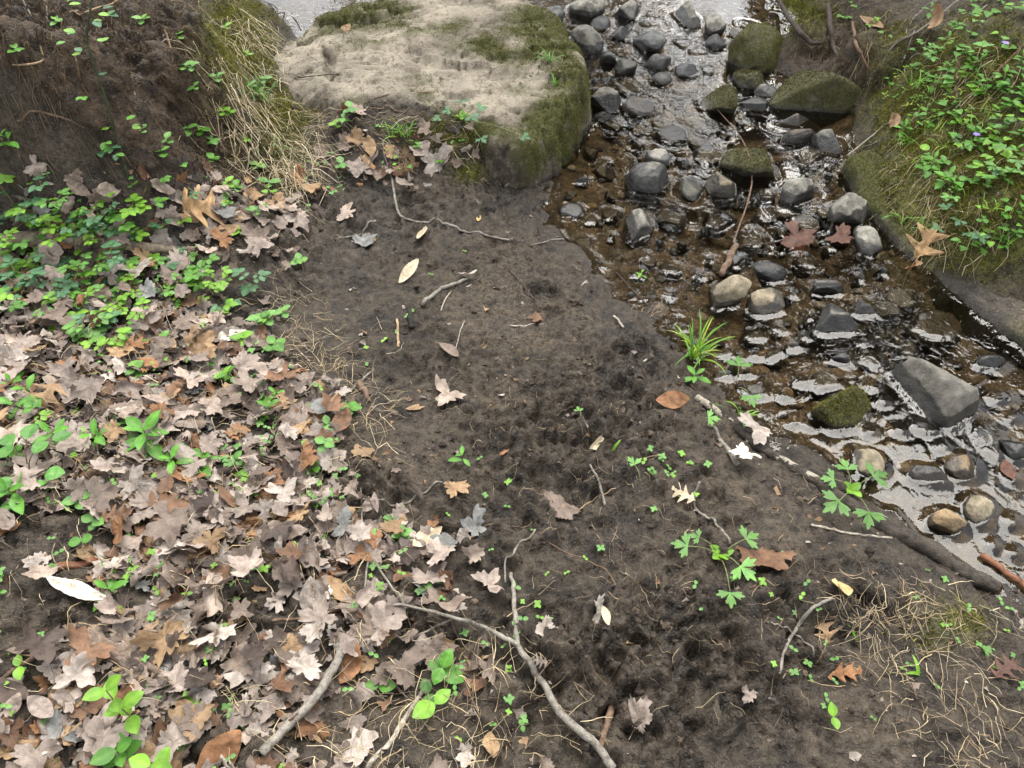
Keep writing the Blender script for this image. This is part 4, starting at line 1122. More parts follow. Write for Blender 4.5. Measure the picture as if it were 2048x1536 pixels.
def mat4(rot3, loc, s):
    m = rot3.to_4x4() @ (Matrix.Diagonal((*s, 1)) if hasattr(s, '__len__') else Matrix.Scale(s, 4))
    m.translation = Vector(loc)
    return m
def put_leaf(kind, var, loc, n, spin, tilt, size, colname, name='fallen_leaf', k=1.0, sx=1.0):
    me = LEAF[kind][var % len(LEAF[kind])][0]
    o = bpy.data.objects.new(name, me); COL.objects.link(o)
    ax = random.uniform(0, 6.28)
    o.matrix_basis = mat4(frame(n, spin, ax, tilt), loc, (size * sx, size, size))
    c = LCOL[colname]
    o.color = (c[0] * k, c[1] * k, c[2] * k, 1)
    return o

# the leaves that stand out: photo centre, length in photo pixels, turn of the tip from straight up (clockwise), kind, variant, colour, tilt, lift, name, label
ONE_LEAVES = [
 (388, 418, 120, 60, 'oak', 1, 'gold', .25, .02, 'large tan oak leaf curled over the litter below the mud bank'),
 (1848, 500, 108, 60, 'oak', 4, 'gold', .15, .008, 'tan oak leaf lying half in water against the bedrock slab'),
 (850, 482, 86, -12, 'long', 0, 'cream', .5, .03, 'cream leaf standing on edge in the mud below the boulder twig'),
 (815, 550, 70, 28, 'long', 1, 'cream', .2, .012, 'cream pointed leaf with browned tip on the mud left of the sandy patch'),
 (845, 1083, 112, 35, 'long', 4, 'cream', .12, .014, 'long cream leaf lying diagonally at the edge of the litter'),
 (892, 795, 56, 0, 'torn', 3, 'pinkish', .1, .012, 'pale pink crumpled leaf alone on the bare mud'),
 (905, 1280, 80, 170, 'oak', 2, 'tan', .2, .02, 'tan forked oak leaf below the forked long branch'),
 (945, 1335, 70, 20, 'oak', 5, 'tan', .2, .012, 'tan oak leaf lying under the serrated green plant'),
 (1117, 1022, 78, 20, 'broad_maple', 2, 'grey-brown', .2, .012, 'brown folded maple leaf on the mud with a long straw through it'),
 (1527, 1130, 118, 160, 'broad_maple', 5, 'brown', .15, .012, 'big brown maple leaf tucked under the lobed-leaf plant'),
 (1672, 1182, 66, 80, 'beech', 4, 'yellow', .15, .012, 'pale yellow leaf on mud at the tip of the curved grey twig'),
 (1642, 1265, 66, -10, 'oak', 3, 'tan', .2, .012, 'tan torn oak leaf on mud beside the curved grey twig'),
 (1683, 1355, 76, 100, 'oak', 0, 'orange-brown', .15, .012, 'orange-brown oak leaf on mud left of the straw mat'),
 (1085, 1262, 58, 20, 'maple', 4, 'pale grey', .15, .012, 'pale grey maple leaf on mud right of the forked branch'),
 (1195, 1215, 52, -10, 'torn', 5, 'white', .2, .014, 'whitish torn leaf on mud above the deep footprints'),
 (1215, 1240, 56, 170, 'long', 2, 'cream', .2, .014, 'cream curled leaf strip hanging over the deep footprints'),
 (1288, 1425, 74, 40, 'maple', 0, 'grey', .2, .012, 'grey-pink maple leaf on mud near the bottom, right of the branch'),
 (1342, 806, 66, 95, 'beech', 4, 'orange-brown', .2, .02, 'orange-brown leaf at the upper end of the stream log'),
 (1485, 925, 46, 200, 'torn', 2, 'white', .2, .03, 'white curled leaf beside the stream log'),
 (1500, 868, 60, 30, 'torn', 6, 'pale grey', .2, .03, 'crumpled grey leaf draped on the stream log'),
 (1365, 995, 54, -60, 'oak', 6, 'cream', .2, .014, 'cream star-like oak leaf on mud below the tiny herb patch'),
 (1184, 892, 44, 30, 'torn', 7, 'cream', .2, .014, 'small cream crumpled leaf on the trampled mud'),
 (693, 432, 52, 0, 'torn', 1, 'pinkish', .15, .012, 'pinkish crumpled leaf on dark mud left of the twig bend'),
 (733, 487, 50, 0, 'broad_maple', 1, 'slate', .15, .012, 'slate-grey round leaf on dark mud below the twig bend'),
 (690, 62, 32, 20, 'beech', 0, 'tan', .1, .006, 'tan leaf lying on the boulder moss edge'),
 (428, 1512, 120, 30, 'beech', 5, 'orange-brown', .2, .02, 'large orange-brown smooth leaf at the bottom edge'),
 (300, 1525, 90, -30, 'broad_maple', 3, 'tan', .2, .02, 'tan leaf at the bottom edge beside the tall leafy sprout'),
 (703, 1338, 84, 20, 'beech', 2, 'orange-brown', .2, .016, 'orange-brown curled leaf beside the top of the bent thick stick'),
 (630, 1200, 92, -8, 'beech', 6, 'pale grey', .3, .016, 'grey ribbed leaf standing left of the folded peach leaf'),
 (678, 1192, 104, 118, 'beech', 3, 'tan', .25, .02, 'folded peach-tan leaf crossed by a dark twig'),
 (500, 990, 84, 25, 'broad_maple', 4, 'pale grey', .15, .016, 'large pale grey maple leaf below the dark fallen branch'),
 (368, 965, 78, 85, 'beech', 7, 'orange-brown', .15, .018, 'orange holed leaf right of the upright grey stick'),
 (552, 972, 60, 70, 'broad_maple', 6, 'orange-brown', .2, .016, 'orange-brown leaf at the right of the dark fallen branch'),
 (684, 856, 66, 10, 'beech', 0, 'brown', .3, .016, 'warm brown crinkled leaf standing left of the bare mud'),
 (545, 812, 64, 10, 'beech', 4, 'tan', .15, .016, 'smooth peach-tan leaf in the dry grass edge'),
 (460, 683, 66, 45, 'beech', 1, 'white', .15, .018, 'white glossy leaf with a hole at the litter edge'),
 (405, 690, 66, 40, 'broad_maple', 0, 'tan', .15, .018, 'light tan leaf left of the white glossy leaf'),
 (110, 800, 84, 190, 'oak', 3, 'tan', .2, .02, 'golden oak leaf with forked lobes at the left'),
 (80, 570, 90, 100, 'oak', 2, 'tan', .2, .02, 'golden brown oak leaf under the rose leaf patch'),
 (175, 578, 80, 100, 'oak', 5, 'brown', .2, .02, 'dark gold oak leaf beside the one under the rose patch'),
 (265, 700, 66, 70, 'oak', 1, 'orange-brown', .2, .02, 'orange-brown oak leaf below the rose leaf patch'),
 (945, 1052, 60, 40, 'torn', 9, 'slate', .15, .014, 'slate-blue torn leaf on the mud right of the long cream leaf'),
 (950, 1110, 52, 40, 'torn', 10, 'pinkish', .2, .014, 'pinkish folded leaf below the slate-blue torn leaf'),
 (972, 1505, 62, 0, 'beech', 5, 'tan', .2, .016, 'tan leaf near the bottom left of the long branch'),
 (1013, 910, 26, 90, 'beech', 1, 'orange-brown', .1, .008, 'tiny orange leaf on the central mud'),
 (958, 441, 18, 0, 'beech', 0, 'yellow', .1, .008, 'tiny yellow leaf on mud below the boulder'),
 (450, 468, 52, 60, 'beech', 4, 'tan', .2, .02, 'peach-tan leaf below the big oak leaf'),
 (600, 365, 52, 0, 'beech', 2, 'orange-brown', .3, .02, 'copper leaf below the dry grass on the bank'),
 (625, 386, 52, 95, 'beech', 6, 'tan', .2, .02, 'long tan leaf just below the copper one by the bank'),
 (740, 300, 46, -10, 'beech', 1, 'tan', .25, .016, 'tan leaf at the top of the upright twig below the boulder'),
 (712, 285, 44, 0, 'torn', 4, 'tan', .25, .016, 'pale brown leaf left of the upright twig below the boulder'),
 (870, 320, 60, 120, 'torn', 8, 'pale grey', .25, .018, 'crumpled grey leaf on the soil below the boulder moss'),
 (712, 228, 50, 120, 'maple', 6, 'pinkish', .2, .014, 'pinkish lobed leaf on the front lip of the boulder'),
 (1872, 62, 78, 38, 'long', 3, 'tan', .3, .03, 'long curled tan leaf caught on the right bank twigs'),
 (1742, 55, 60, 150, 'long', 5, 'tan', .3, .03, 'narrow tan leaf hanging on the upper right bank'),
 (1795, 250, 46, 10, 'beech', 3, 'tan', .3, .02, 'tan folded leaf below the moss mound'),
 (1590, 478, 64, 80, 'torn', 2, 'red-brown', .35, .016, 'crumpled wet red-brown leaf caught in the stream'),
 (1680, 475, 54, 30, 'torn', 5, 'red-brown', .1, .004, 'reddish wet leaf awash left of the pointed pale stone'),
 (2015, 945, 46, 0, 'beech', 5, 'red-brown', .15, .006, 'dark red leaf floating near the right edge'),
 (940, 560, 30, 0, 'torn', 0, 'pale grey', .2, .02, 'splintered grey wood scrap leaf on the sandy mud'),
 (905, 985, 62, 100, 'torn', 13, 'tan', .15, .014, 'mottled tan leaf at the right end of the curved thin twig'),
 (2005, 1345, 70, 60, 'oak', 4, 'red-brown', .15, .01, 'wet red-brown leaf at the lower right edge'),
 (1490, 1385, 30, 0, 'torn', 3, 'grey', .1, .01, 'small grey leaf bit on the lower right mud'),
 (1070, 640, 26, 20, 'torn', 2, 'brown', .1, .008, 'small brown leaf bit on the sandy mud'),
 (895, 705, 70, 140, 'long', 2, 'grey-brown', .2, .014, 'long twisted grey-brown leaf blade above the pink leaf'),
 (830, 820, 46, 65, 'long', 0, 'tan', .1, .01, 'narrow tan willow-like leaf left of the pink leaf'),
]
TAKEN = []
for (u, v, sz, an, kind, var, colr, tilt, lift, label) in ONE_LEAVES:
    p, n = hit(u, v, water=True)
    if p[2] <= 0.001: lift = min(lift, .006)
    size = sz / FOC * dist_of(p)
    o = put_leaf(kind, var, p + np.array(n) * lift, n, -R(an), tilt, size, colr)
    tag(o, label, 'leaf', 'fallen leaves')
    TAKEN.append((u, v, sz * 0.4))
# the white bark scrap
p, n = hit(160, 1190)
o = put_leaf('long', 4, p + np.array((0, 0, .03)), n, -R(97), .1, 120 / FOC * dist_of(p), 'white', 'bark_scrap', 1.0, 1.1)
tag(o, 'white peeled bark scrap lying on the leaf litter at the left', 'bark')

LITTER = [(-60, 330), (60, 350), (200, 338), (400, 350), (520, 410), (600, 350), (700, 250), (860, 270), (960, 310), (900, 350), (760, 345), (650, 420), (560, 470), (470, 520), (440, 620), (560, 690), (640, 760), (690, 900), (760, 1030), (880, 1100), (900, 1200), (800, 1230),
          (830, 1290), (960, 1330), (1060, 1440), (1100, 1600), (-60, 1600)]
DARKSPOT = [(545, 1210, 70, 55, 1.0), (90, 1265, 90, 50, 1.0), (850, 1260, 90, 40, 1.0), (760, 985, 70, 60, .9), (470, 560, 60, 60, .8), (620, 600, 80, 60, 1.2), (700, 480, 100, 60, .7), (640, 700, 50, 50, .8), (1010, 1390, 60, 50, .5), (700, 930, 50, 50, .6), (850, 330, 80, 30, .6)]
g = np.random.default_rng(5)
cand = []
X = g.uniform(-1.75, .3, 60000); Y = g.uniform(.12, 2.9, 60000)
zc = H(X, Y); cu, cv = proj(X, Y, zc)
ju, jv = cu + 75 * g.normal(size=len(cu)) * (g.uniform(size=len(cu)) < .45), cv + 45 * g.normal(size=len(cu)) * (g.uniform(size=len(cu)) < .45)
dens = (inpoly(ju, jv, LITTER) & (zc > .02) & ~((cu < 560) & (cv < 335))) * (1 - np.clip(blobs(cu, cv, DARKSPOT), 0, .95)) * (1 - 0.55 * np.exp(-((cu - 640) / 130) ** 2) * (cv < 760)) * np.where(cv < 480, 0.8, 1)
patch = f2(X * 3.2, Y * 3.2, 3, 55)
ok = g.uniform(size=len(X)) < dens * np.clip(0.55 + 1.5 * patch, .08, 1) * 0.24
X, Y, zc, cu, cv = X[ok], Y[ok], zc[ok], cu[ok], cv[ok]
n_lit = len(X)
kinds = g.choice(['maple', 'broad_maple', 'torn', 'beech', 'oak', 'long'], n_lit, p=[.15, .15, .50, .12, .04, .04])
cols_ = g.choice(['grey', 'grey-brown', 'pale grey', 'tan', 'brown', 'orange-brown', 'pinkish', 'dark', 'slate'], n_lit, p=[.27, .25, .13, .08, .08, .04, .06, .07, .02])
sizes = np.clip(g.normal(.045, .016, n_lit), .016, .078)
lift = g.uniform(0, 1, n_lit)
order = np.argsort(-(sizes * (0.5 + lift)))
SAY = {'maple': 'lobed maple leaf', 'broad_maple': 'broad maple leaf', 'torn': 'torn crumpled leaf', 'beech': 'oval leaf', 'oak': 'oak leaf', 'long': 'narrow leaf'}
lit = Pile()
n_ind = 0
for k in order:
    u, v = cu[k], cv[k]
    if any((u - a) ** 2 + (v - b) ** 2 < r * r for a, b, r in TAKEN) and lift[k] > .3: lift[k] = 0.0
    n = Nrm(X[k], Y[k], .03)
    seen = -5 < u < 2053 and 0 < v < 1545
    tl = float(abs(g.normal()) * .38)
    ang = float(g.uniform(0, 6.28)); var = int(g.integers(100)); kk = float(g.uniform(.72, 1.25))
    if n_ind < 235 and seen and lift[k] > .3:
        loc = np.array((X[k], Y[k], zc[k] + .010 + .028 * lift[k]))
        o = put_leaf(kinds[k], var, loc, n, ang, tl, sizes[k], cols_[k], k=kk)
        pend(o, '%s %s' % (cols_[k], SAY[kinds[k]]), u, v, 'leaf', 'fallen leaves')
        n_ind += 1
    else:
        V, Fc = LOW[var % 30] if lift[k] < .75 else LEAF[kinds[k]][var % len(LEAF[kinds[k]])][1:]
        M = np.array(frame(n, ang, float(g.uniform(0, 6.28)), tl * .8))
        W = (V * sizes[k] * 0.95) @ M.T + np.array((X[k], Y[k], zc[k] + .003 + .016 * lift[k]))
        lit.add(W, Fc, np.array(LCOL[cols_[k]]) * kk * .92)
# small leaf crumbs and chips on the mud
X = g.uniform(-1.6, 1.7, 16000); Y = g.uniform(.15, 2.5, 16000)
zc = H(X, Y); cu, cv = proj(X, Y, zc)
mudw = np.where(inpoly(cu, cv, LITTER), 1.0, np.clip(.25 + .9 * f2(X * 4, Y * 4, 3, 8), .06, .8)) * (zc > .012)
ok = g.uniform(size=len(X)) < mudw * .6
for x, y, z in zip(X[ok], Y[ok], zc[ok]):
    k_ = int(g.integers(5, 8))
    th = np.sort(g.uniform(0, 6.28, k_)); rr = g.uniform(.35, 1, k_)
    V = np.concatenate([np.zeros((1, 3)), np.stack([np.cos(th) * rr, np.sin(th) * rr * g.uniform(.3, 1), g.normal(size=k_) * .3], 1)])
    j_ = np.arange(k_)
    Q = np.stack([np.zeros(k_, int), 1 + j_, 1 + (j_ + 1) % k_], 1)
    M = np.array(frame(Nrm(x, y), 0.0, float(g.uniform(0, 6.28)), float(abs(g.normal()) * .3)))
    cn = ('grey', 'grey-brown', 'brown', 'dark', 'dark', 'pale grey', 'tan', 'dark')[int(g.integers(8))]
    lit.add((V * float(.003 + .017 * g.uniform() ** 2.4)) @ M.T + np.array((x, y, z + .003)), Q, np.array(LCOL[cn]) * float(g.uniform(.6, 1.1)))
lo = link('leaf_litter', lit.mesh('leaf_litter'), MAT['litter'])
tag(lo, 'bed of small grey-brown leaf scraps under the larger fallen leaves', 'leaf litter', kind='stuff')
print('LITTER', n_lit, n_ind, lit.n)

# ------------------------------------------------------------------ sticks, twigs and logs
BK = {'grey': (.21, .195, .17), 'pale': (.36, .325, .27), 'brown': (.15, .10, .068), 'dark': (.055, .042, .034), 'tan': (.34, .25, .15), 'rust': (.19, .085, .048), 'black': (.022, .020, .019), 'olive': (.07, .065, .03), 'gold': (.42, .27, .10), 'wood': (.26, .16, .075)}
def stick_mesh(px, r, lifts=None, sides=7, wob=.35, seed=1, water=True, pts3=None):
    P = []
    for i, (u, v) in enumerate(px):
        p, n = hit(u, v, water=water)
        P.append(p + np.array((0, 0, 1)) * (max(r) * .7 + (lifts[i] if lifts else 0)))
    if pts3 is not None: P = pts3
    P = catmull(P, 7)
    hz = H(P[:, 0], P[:, 1]) + max(r) * .3
    if lifts is None and pts3 is None: P[:, 2] = np.maximum(P[:, 2], hz)
    g2 = np.random.default_rng(seed)
    P = P + np.cumsum(g2.normal(size=P.shape), 0) * 0 + max(r) * wob * np.stack([f2(np.arange(len(P)) * .45 + k * 9.1, np.full(len(P), seed * 3.3), 3, seed) for k in range(3)], 1)
    V, Fc = tube(P, r, sides, True, 1.0, .25, seed)
    return V, Fc, P
def stick(name, label, px, r, col='grey', cat='stick', lifts=None, sides=7, parts=(), wob=.5, solid=False):
    seed = int(px[0][0] + px[0][1]) % 997
    V, Fc, P = stick_mesh(px, r, lifts, sides, wob, seed)
    c = P.mean(0)
    me = mesh_np(name, V - c, Fc, True)
    if parts:
        o = bpy.data.objects.new(name, None); COL.objects.link(o); o.location = c
        link('stem', me, MAT['bark'], o, color=BK[col])
        for (nm, ppx, pr, pl) in parts:
            V2, F2, _ = stick_mesh(ppx, pr, pl, 6, wob, seed + 3)
            link(nm, mesh_np(nm, V2 - c, F2, True), MAT['bark'], o, color=BK[col])
    else:
        o = link(name, me, MAT['bark'], color=BK[col]); o.location = c
    tag(o, label, cat, 'twigs and sticks on the ground')
    if solid: add_solid(V, Fc)
    return o

# log lying along the stream
LOGP = [(1395, 785), (1432, 812), (1504, 866), (1552, 902), (1640, 958), (1716, 1008), (1780, 1042), (1875, 1088), (1954, 1134), (2012, 1162)]
P = np.array([np.append(U(u, v, .05)[:2], .045) for u, v in LOGP])
P = catmull(P, 10)
P[:, 2] = np.maximum(H(P[:, 0], P[:, 1]) + .003, .014)
P[:, 2] = np.convolve(np.pad(P[:, 2], 8, 'edge'), np.ones(17) / 17, 'valid')
Vl, Fl = tube(P, [.008, .011, .013, .014, .016, .017, .018, .019, .019, .016], 20, True, 1, .55, 4)
lu, lv = proj(Vl[:, 0], Vl[:, 1], Vl[:, 2])
pale = np.clip(blobs(lu, lv, [(1410, 790, 40, 30, .85), (1470, 830, 50, 20, .8), (1600, 920, 60, 16, .8), (1640, 940, 30, 16, .8), (1800, 1030, 60, 12, .8), (1560, 890, 40, 12, .7)]), 0, 1)
o = link('fallen_log', mesh_np('fallen_log', Vl, Fl, True, attrs={'pale': pale}), MAT['log'])
tag(o, 'long dark fallen log with pale peeled patches along the stream edge', 'log')
add_solid(Vl, Fl)
stick('branch', 'thin red-brown branch in the water at the end of the stream log', [(1960, 1112), (2005, 1142), (2060, 1185)], [.008, .008], 'rust', 'branch')
LP2 = [(-60, 500), (0, 496), (60, 488), (176, 490), (293, 505), (392, 508)]
P = catmull(np.array([hit(u, v)[0] + np.array((0, 0, .016)) for u, v in LP2]), 8)
Vl, Fl = tube(P, [.022, .022, .021, .017, .010], 16, True, 1, .22, 6)
o = link('fallen_log', mesh_np('fallen_log', Vl, Fl, True), MAT['bark'], color=(.21, .175, .13))
tag(o, 'half-buried grey log under the rose leaves at the left', 'log'); add_solid(Vl, Fl)

# rotten slab of wood built from its splinters' ridges
P = catmull(np.array([hit(u, v)[0] + np.array((0, 0, .016)) for u, v in ((140, 1258), (200, 1285), (270, 1318), (346, 1358))]), 12)
Vl, Fl = tube(P, [.006, .020, .023, .020, .011], 26, True, .45, .5, 12)
q = Vl - P.mean(0); Vl[:, 2] += .004 * np.sin(q[:, 0] * 160 + q[:, 1] * 330) + .003 * np.sin(q[:, 1] * 560 + q[:, 0] * 300)
o = link('rotten_wood', mesh_np('rotten_wood', Vl, Fl, True), MAT['bark'], color=(.19, .145, .115))
tag(o, 'splintered rotten wood slab in the leaf litter at lower left', 'wood')

stick('forked_branch', 'long forked grey branch with side twigs curving to the bottom edge', [(1222, 1545), (1194, 1502), (1128, 1442), (1087, 1382), (1058, 1335), (1036, 1300), (1031, 1240), (1026, 1176), (1022, 1150)], [.0078, .0070, .0055, .0038], 'grey', 'branch',
      lifts=[.02, .02, .02, .025, .025, .02, .02, .015, .01], sides=9, parts=(
      ('side_branch', [(1036, 1300), (1004, 1284), (963, 1265), (909, 1250), (814, 1221), (744, 1221), (687, 1211)], [.0050, .0042, .003, .002], [.02, .025, .03, .03, .02, .015, .012]),
      ('twig', [(814, 1221), (779, 1173), (741, 1113), (728, 1066), (724, 985)], [.0028, .0022, .0015], [.02, .02, .02, .02, .015]),
      ('twig', [(741, 1115), (735, 1176), (738, 1208), (754, 1240), (773, 1262), (808, 1285)], [.0018, .0026, .002], [.02, .025, .025, .02, .015, .01]),
      ('twig', [(703, 1183), (720, 1194), (737, 1206)], [.0014, .002], [.012, .016, .022]),
      ('twig', [(820, 1284), (862, 1268), (905, 1251)], [.0018, .0024], [.012, .02, .03])))
stick('thick_stick', 'bent thick grey stick on the litter near the bottom', [(679, 1303), (687, 1319), (671, 1357), (640, 1404), (589, 1458), (533, 1518)], [.0065, .0082, .0085, .008], 'grey', lifts=[.03] * 6, sides=10, solid=True)
TW = [
 ('twig', 'slender crooked twig standing up from the forked branch tip', [(1011, 1167), (1011, 1123), (1027, 1110), (1036, 1091), (1061, 1075), (1071, 1059)], [.0022, .0028, .002], 'grey'),
 ('stick', 'pale barkless stick running to the bottom edge below the sprout', [(861, 1360), (826, 1414), (785, 1480), (733, 1540)], [.0035, .0048, .0052], 'pale'),
 ('twig', 'curly brown tendril above the pale barkless stick', [(836, 1297), (829, 1320), (832, 1345), (849, 1362)], [.0015, .002], 'brown'),
 ('twig', 'long grey twig bent at a corner below the boulder', [(767, 284), (770, 314), (784, 362), (797, 427), (825, 443), (886, 451), (937, 468), (1019, 482)], [.0028, .0042, .0045, .0035], 'grey'),
 ('twig', 'short grey twig left of the bent twig corner', [(674, 480), (719, 472), (753, 444)], [.0022, .003], 'grey'),
 ('stick', 'tan stick with a splintered head on the sandy mud', [(934, 560), (876, 584), (846, 614)], [.0045, .006, .0055], 'grey'),
 ('twig', 'small pale twig right of the splintered stick', [(902, 584), (890, 600), (882, 623)], [.002, .0028], 'pale'),
 ('charred_stick', 'short blackened stick stub beside the tiny seedlings on mud', [(820, 626), (823, 660)], [.008, .009], 'black'),
 ('stick', 'grey stick slanting through dry grass left of the bare mud', [(743, 745), (705, 780), (667, 810)], [.003, .0045], 'grey'),
 ('stick', 'thick brown stick split to yellow wood at its lower end', [(720, 768), (730, 786), (740, 806)], [.009, .0085, .004], 'brown'),
 ('stick', 'brown stick standing out of the litter left of the warm brown leaf', [(604, 826), (620, 865), (628, 897)], [.0045, .0055], 'brown'),
 ('stick', 'upright grey stick with knots right of the lance-leaved sprout', [(322, 904), (337, 957), (346, 992), (352, 1050)], [.0045, .0055, .005], 'grey'),
 ('stick', 'pale stick leaning across the upright grey stick', [(466, 951), (410, 983), (352, 1024)], [.0035, .0045], 'tan'),
 ('stick', 'two-toned stick, tan then grey, below the upright grey stick', [(384, 1069), (469, 1106), (551, 1132)], [.0035, .0045, .0042], 'grey'),
 ('stick', 'short thick orange-brown broken stick in the left litter', [(103, 1141), (164, 1130), (255, 1115)], [.0085, .008, .007], 'rust'),
 ('branch', 'brown crumbling branch piece in the left litter', [(148, 972), (211, 957), (296, 957)], [.009, .009, .007], 'brown'),
 ('branch', 'dark thick fallen branch behind the pale grey maple leaf', [(432, 960), (498, 938), (590, 930)], [.011, .011, .009], 'dark'),
 ('twig', 'long bent twig lying in the stream across the mossy stones', [(1424, 208), (1452, 240), (1481, 276), (1497, 312), (1504, 359), (1497, 398), (1489, 424), (1476, 458), (1466, 487)], [.0016, .0026, .0032, .0024], 'brown'),
 ('wood_chunk', 'short orange rotten wood chunk standing in the shallows', [(1470, 494), (1458, 520), (1442, 554)], [.009, .011, .010], 'brown'),
 ('twig', 'longest grey twig arching over the right bank', [(1975, 10), (1896, 75), (1856, 102), (1813, 131), (1809, 152)], [.003, .0034, .0024], 'grey'),
 ('twig', 'grey twig reaching from the right bank down to the pool', [(1925, -6), (1843, 59), (1789, 91), (1757, 139), (1730, 174)], [.003, .0036, .0022], 'grey'),
 ('twig', 'hooked twig at the top of the right bank', [(1890, -6), (1845, 21), (1813, 62), (1810, 112), (1795, 130), (1745, 148)], [.003, .0034, .0024], 'grey'),
 ('stick', 'brown leaning stick at the upper right edge', [(2052, 85), (1995, 145), (1955, 187)], [.005, .005], 'brown'),
 ('twig', 'pale twig pointing into the water below the moss mound', [(1693, 313), (1757, 262), (1784, 246)], [.0026, .003], 'pale'),
 ('twig', 'curved grey twig bowed over the lower right mud', [(1556, 1348), (1565, 1309), (1587, 1265), (1606, 1237), (1640, 1208), (1665, 1197)], [.0032, .0038, .003], 'grey'),
 ('twig', 'thin dark root-like twig behind the curved grey twig', [(1533, 1246), (1577, 1262), (1609, 1287), (1625, 1316)], [.0018, .0026], 'grey'),
 ('twig', 'knobbly pale twig on mud below the stream log', [(1621, 1052), (1690, 1066), (1783, 1078)], [.0032, .003], 'pale'),
 ('stick', 'grey tapering broken stick beside the log with the white leaf', [(1413, 852), (1440, 884), (1475, 930)], [.003, .006, .0072], 'grey'),
 ('twig', 'crooked grey twig above the lobed-leaf plant', [(1399, 965), (1389, 992), (1389, 1018), (1419, 1040), (1443, 1061), (1459, 1088)], [.003, .0036, .003], 'grey'),
 ('twig', 'curved grey twig on mud left of the single lobed leaf', [(1180, 930), (1199, 967), (1209, 1013)], [.0024, .0034], 'grey'),
 ('straw_stalk', 'long straight tan stalk crossing the brown folded leaf', [(1134, 1035), (1185, 1003), (1238, 973)], [.0014, .0012], 'tan'),
 ('twig', 'thin smooth twig curving up to the mottled tan leaf', [(727, 1000), (749, 1013), (781, 1013), (818, 1005), (859, 981), (885, 966)], [.002, .0026, .0022], 'grey'),
 ('twig', 'dark slender twig hanging left of the grey ribbed leaf', [(586, 1085), (599, 1129), (602, 1177), (596, 1256), (583, 1309)], [.002, .0028], 'dark'),
 ('twig', 'dark twig crossing the folded peach leaf', [(706, 1142), (671, 1186), (637, 1233), (596, 1278)], [.0032, .0028], 'dark'),
 ('twig', 'brown twig lying under the grey ribbed leaf', [(545, 1243), (608, 1237), (697, 1218)], [.0032, .0026], 'brown'),
 ('stick', 'short brown stick half sunk in the bottom mud', [(1200, 1496), (1212, 1455), (1223, 1414)], [.006, .0068], 'brown'),
 ('twig', 'tan twig running down the left edge litter', [(-10, 735), (44, 782), (97, 823), (141, 853), (223, 899)], [.003, .0032], 'tan'),
 ('twig', 'thin grey twig above the white glossy leaf', [(527, 618), (480, 648), (438, 671)], [.002, .0022], 'grey'),
 ('stick', 'stubby grey stick end rising at the lower left corner', [(198, 1466), (192, 1500), (186, 1540)], [.006, .007], 'grey'),
 ('twig', 'straight grey twig at the lower left corner', [(150, 1437), (147, 1480), (157, 1538)], [.0036, .004], 'grey'),
 ('root', 'brown root creeping along the front of the boulder top', [(650, 198), (712, 212), (808, 226)], [.0022, .003], 'brown'),
 ('root', 'thin brown root arching on the pale boulder face', [(729, 207), (773, 191), (855, 186), (878, 192)], [.0025, .002], 'brown'),
 ('root', 'dark branching root on the boulder left end', [(588, 158), (630, 152), (678, 148)], [.002, .0018], 'dark'),
 ('twig', 'dark wet twig bridging the rapids left of the boulder', [(518, 36), (568, 27), (590, 40), (602, 61)], [.003, .003], 'dark'),
 ('twig', 'bent tan stem across the top left mud bank', [(27, 133), (89, 120), (126, 58), (178, 24), (242, 5)], [.0022, .0026], 'tan'),
 ('stick', 'short grey stub poking from the top left bank', [(90, -6), (97, 30), (104, 62)], [.0045, .0036], 'grey'),
 ('twig', 'thin grey stub left of the thicker one on the bank', [(42, -6), (56, 20), (69, 44)], [.003, .0026], 'grey'),
 ('stick', 'small stump-like stick among rose leaves by the oak leaf', [(314, 474), (316, 425)], [.0055, .004], 'grey'),
 ('stick', 'short weathered stick behind the half-buried log', [(218, 484), (229, 438)], [.0055, .005], 'brown'),
 ('twig', 'grey twig at the right of the big oak leaf', [(425, 425), (470, 450), (545, 490)], [.0028, .0024], 'grey'),
 ('twig', 'dark arching twig below the dry bank grass', [(300, 350), (370, 358), (410, 375), (440, 420)], [.003, .0036], 'dark'),
 ('twig', 'wet grey twig forked at the mud shore', [(1062, 492), (1095, 484), (1128, 481)], [.0022, .0026], 'grey'),
 ('twig', 'short dark twig on the bare mud right of the sandy patch', [(1016, 538), (1045, 570), (1068, 600)], [.0018, .0026], 'dark'),
 ('twig', 'pale curled twig on the sandy mud centre', [(1020, 652), (1045, 654), (1070, 648)], [.0026, .002], 'pale'),
 ('twig', 'thin straight twig standing on the sandy mud', [(910, 705), (919, 670), (929, 643)], [.0014, .0016], 'pale'),
 ('stick', 'tan chip stick upright beside the blackened stub', [(795, 640), (797, 695)], [.0036, .004], 'tan'),
 ('twig', 'dark straight twig at the shore by the root tangle', [(1232, 545), (1270, 585), (1309, 624)], [.0018, .0026], 'dark'),
 ('twig', 'bleached stick bit at the mud edge below the root tangle', [(1228, 634), (1246, 656)], [.004, .0036], 'pale'),
 ('root', 'thin winding root across mud right of the forked branch', [(1098, 1086), (1140, 1110), (1180, 1125), (1215, 1146), (1232, 1172)], [.0014, .0018], 'brown'),
 ('stick', 'slim stick half floating right below the crumpled red leaf', [(1480, 492), (1540, 487), (1580, 478)], [.0022, .003], 'dark'),
 ('stick', 'upright broken grey stalk below the right bank twigs', [(1912, 110), (1910, 182)], [.0042, .004], 'tan'),
 ('twig', 'thin tan stalk left of the purple violet leaves', [(1840, 140), (1890, 125), (1940, 112)], [.002, .002], 'tan'),
]
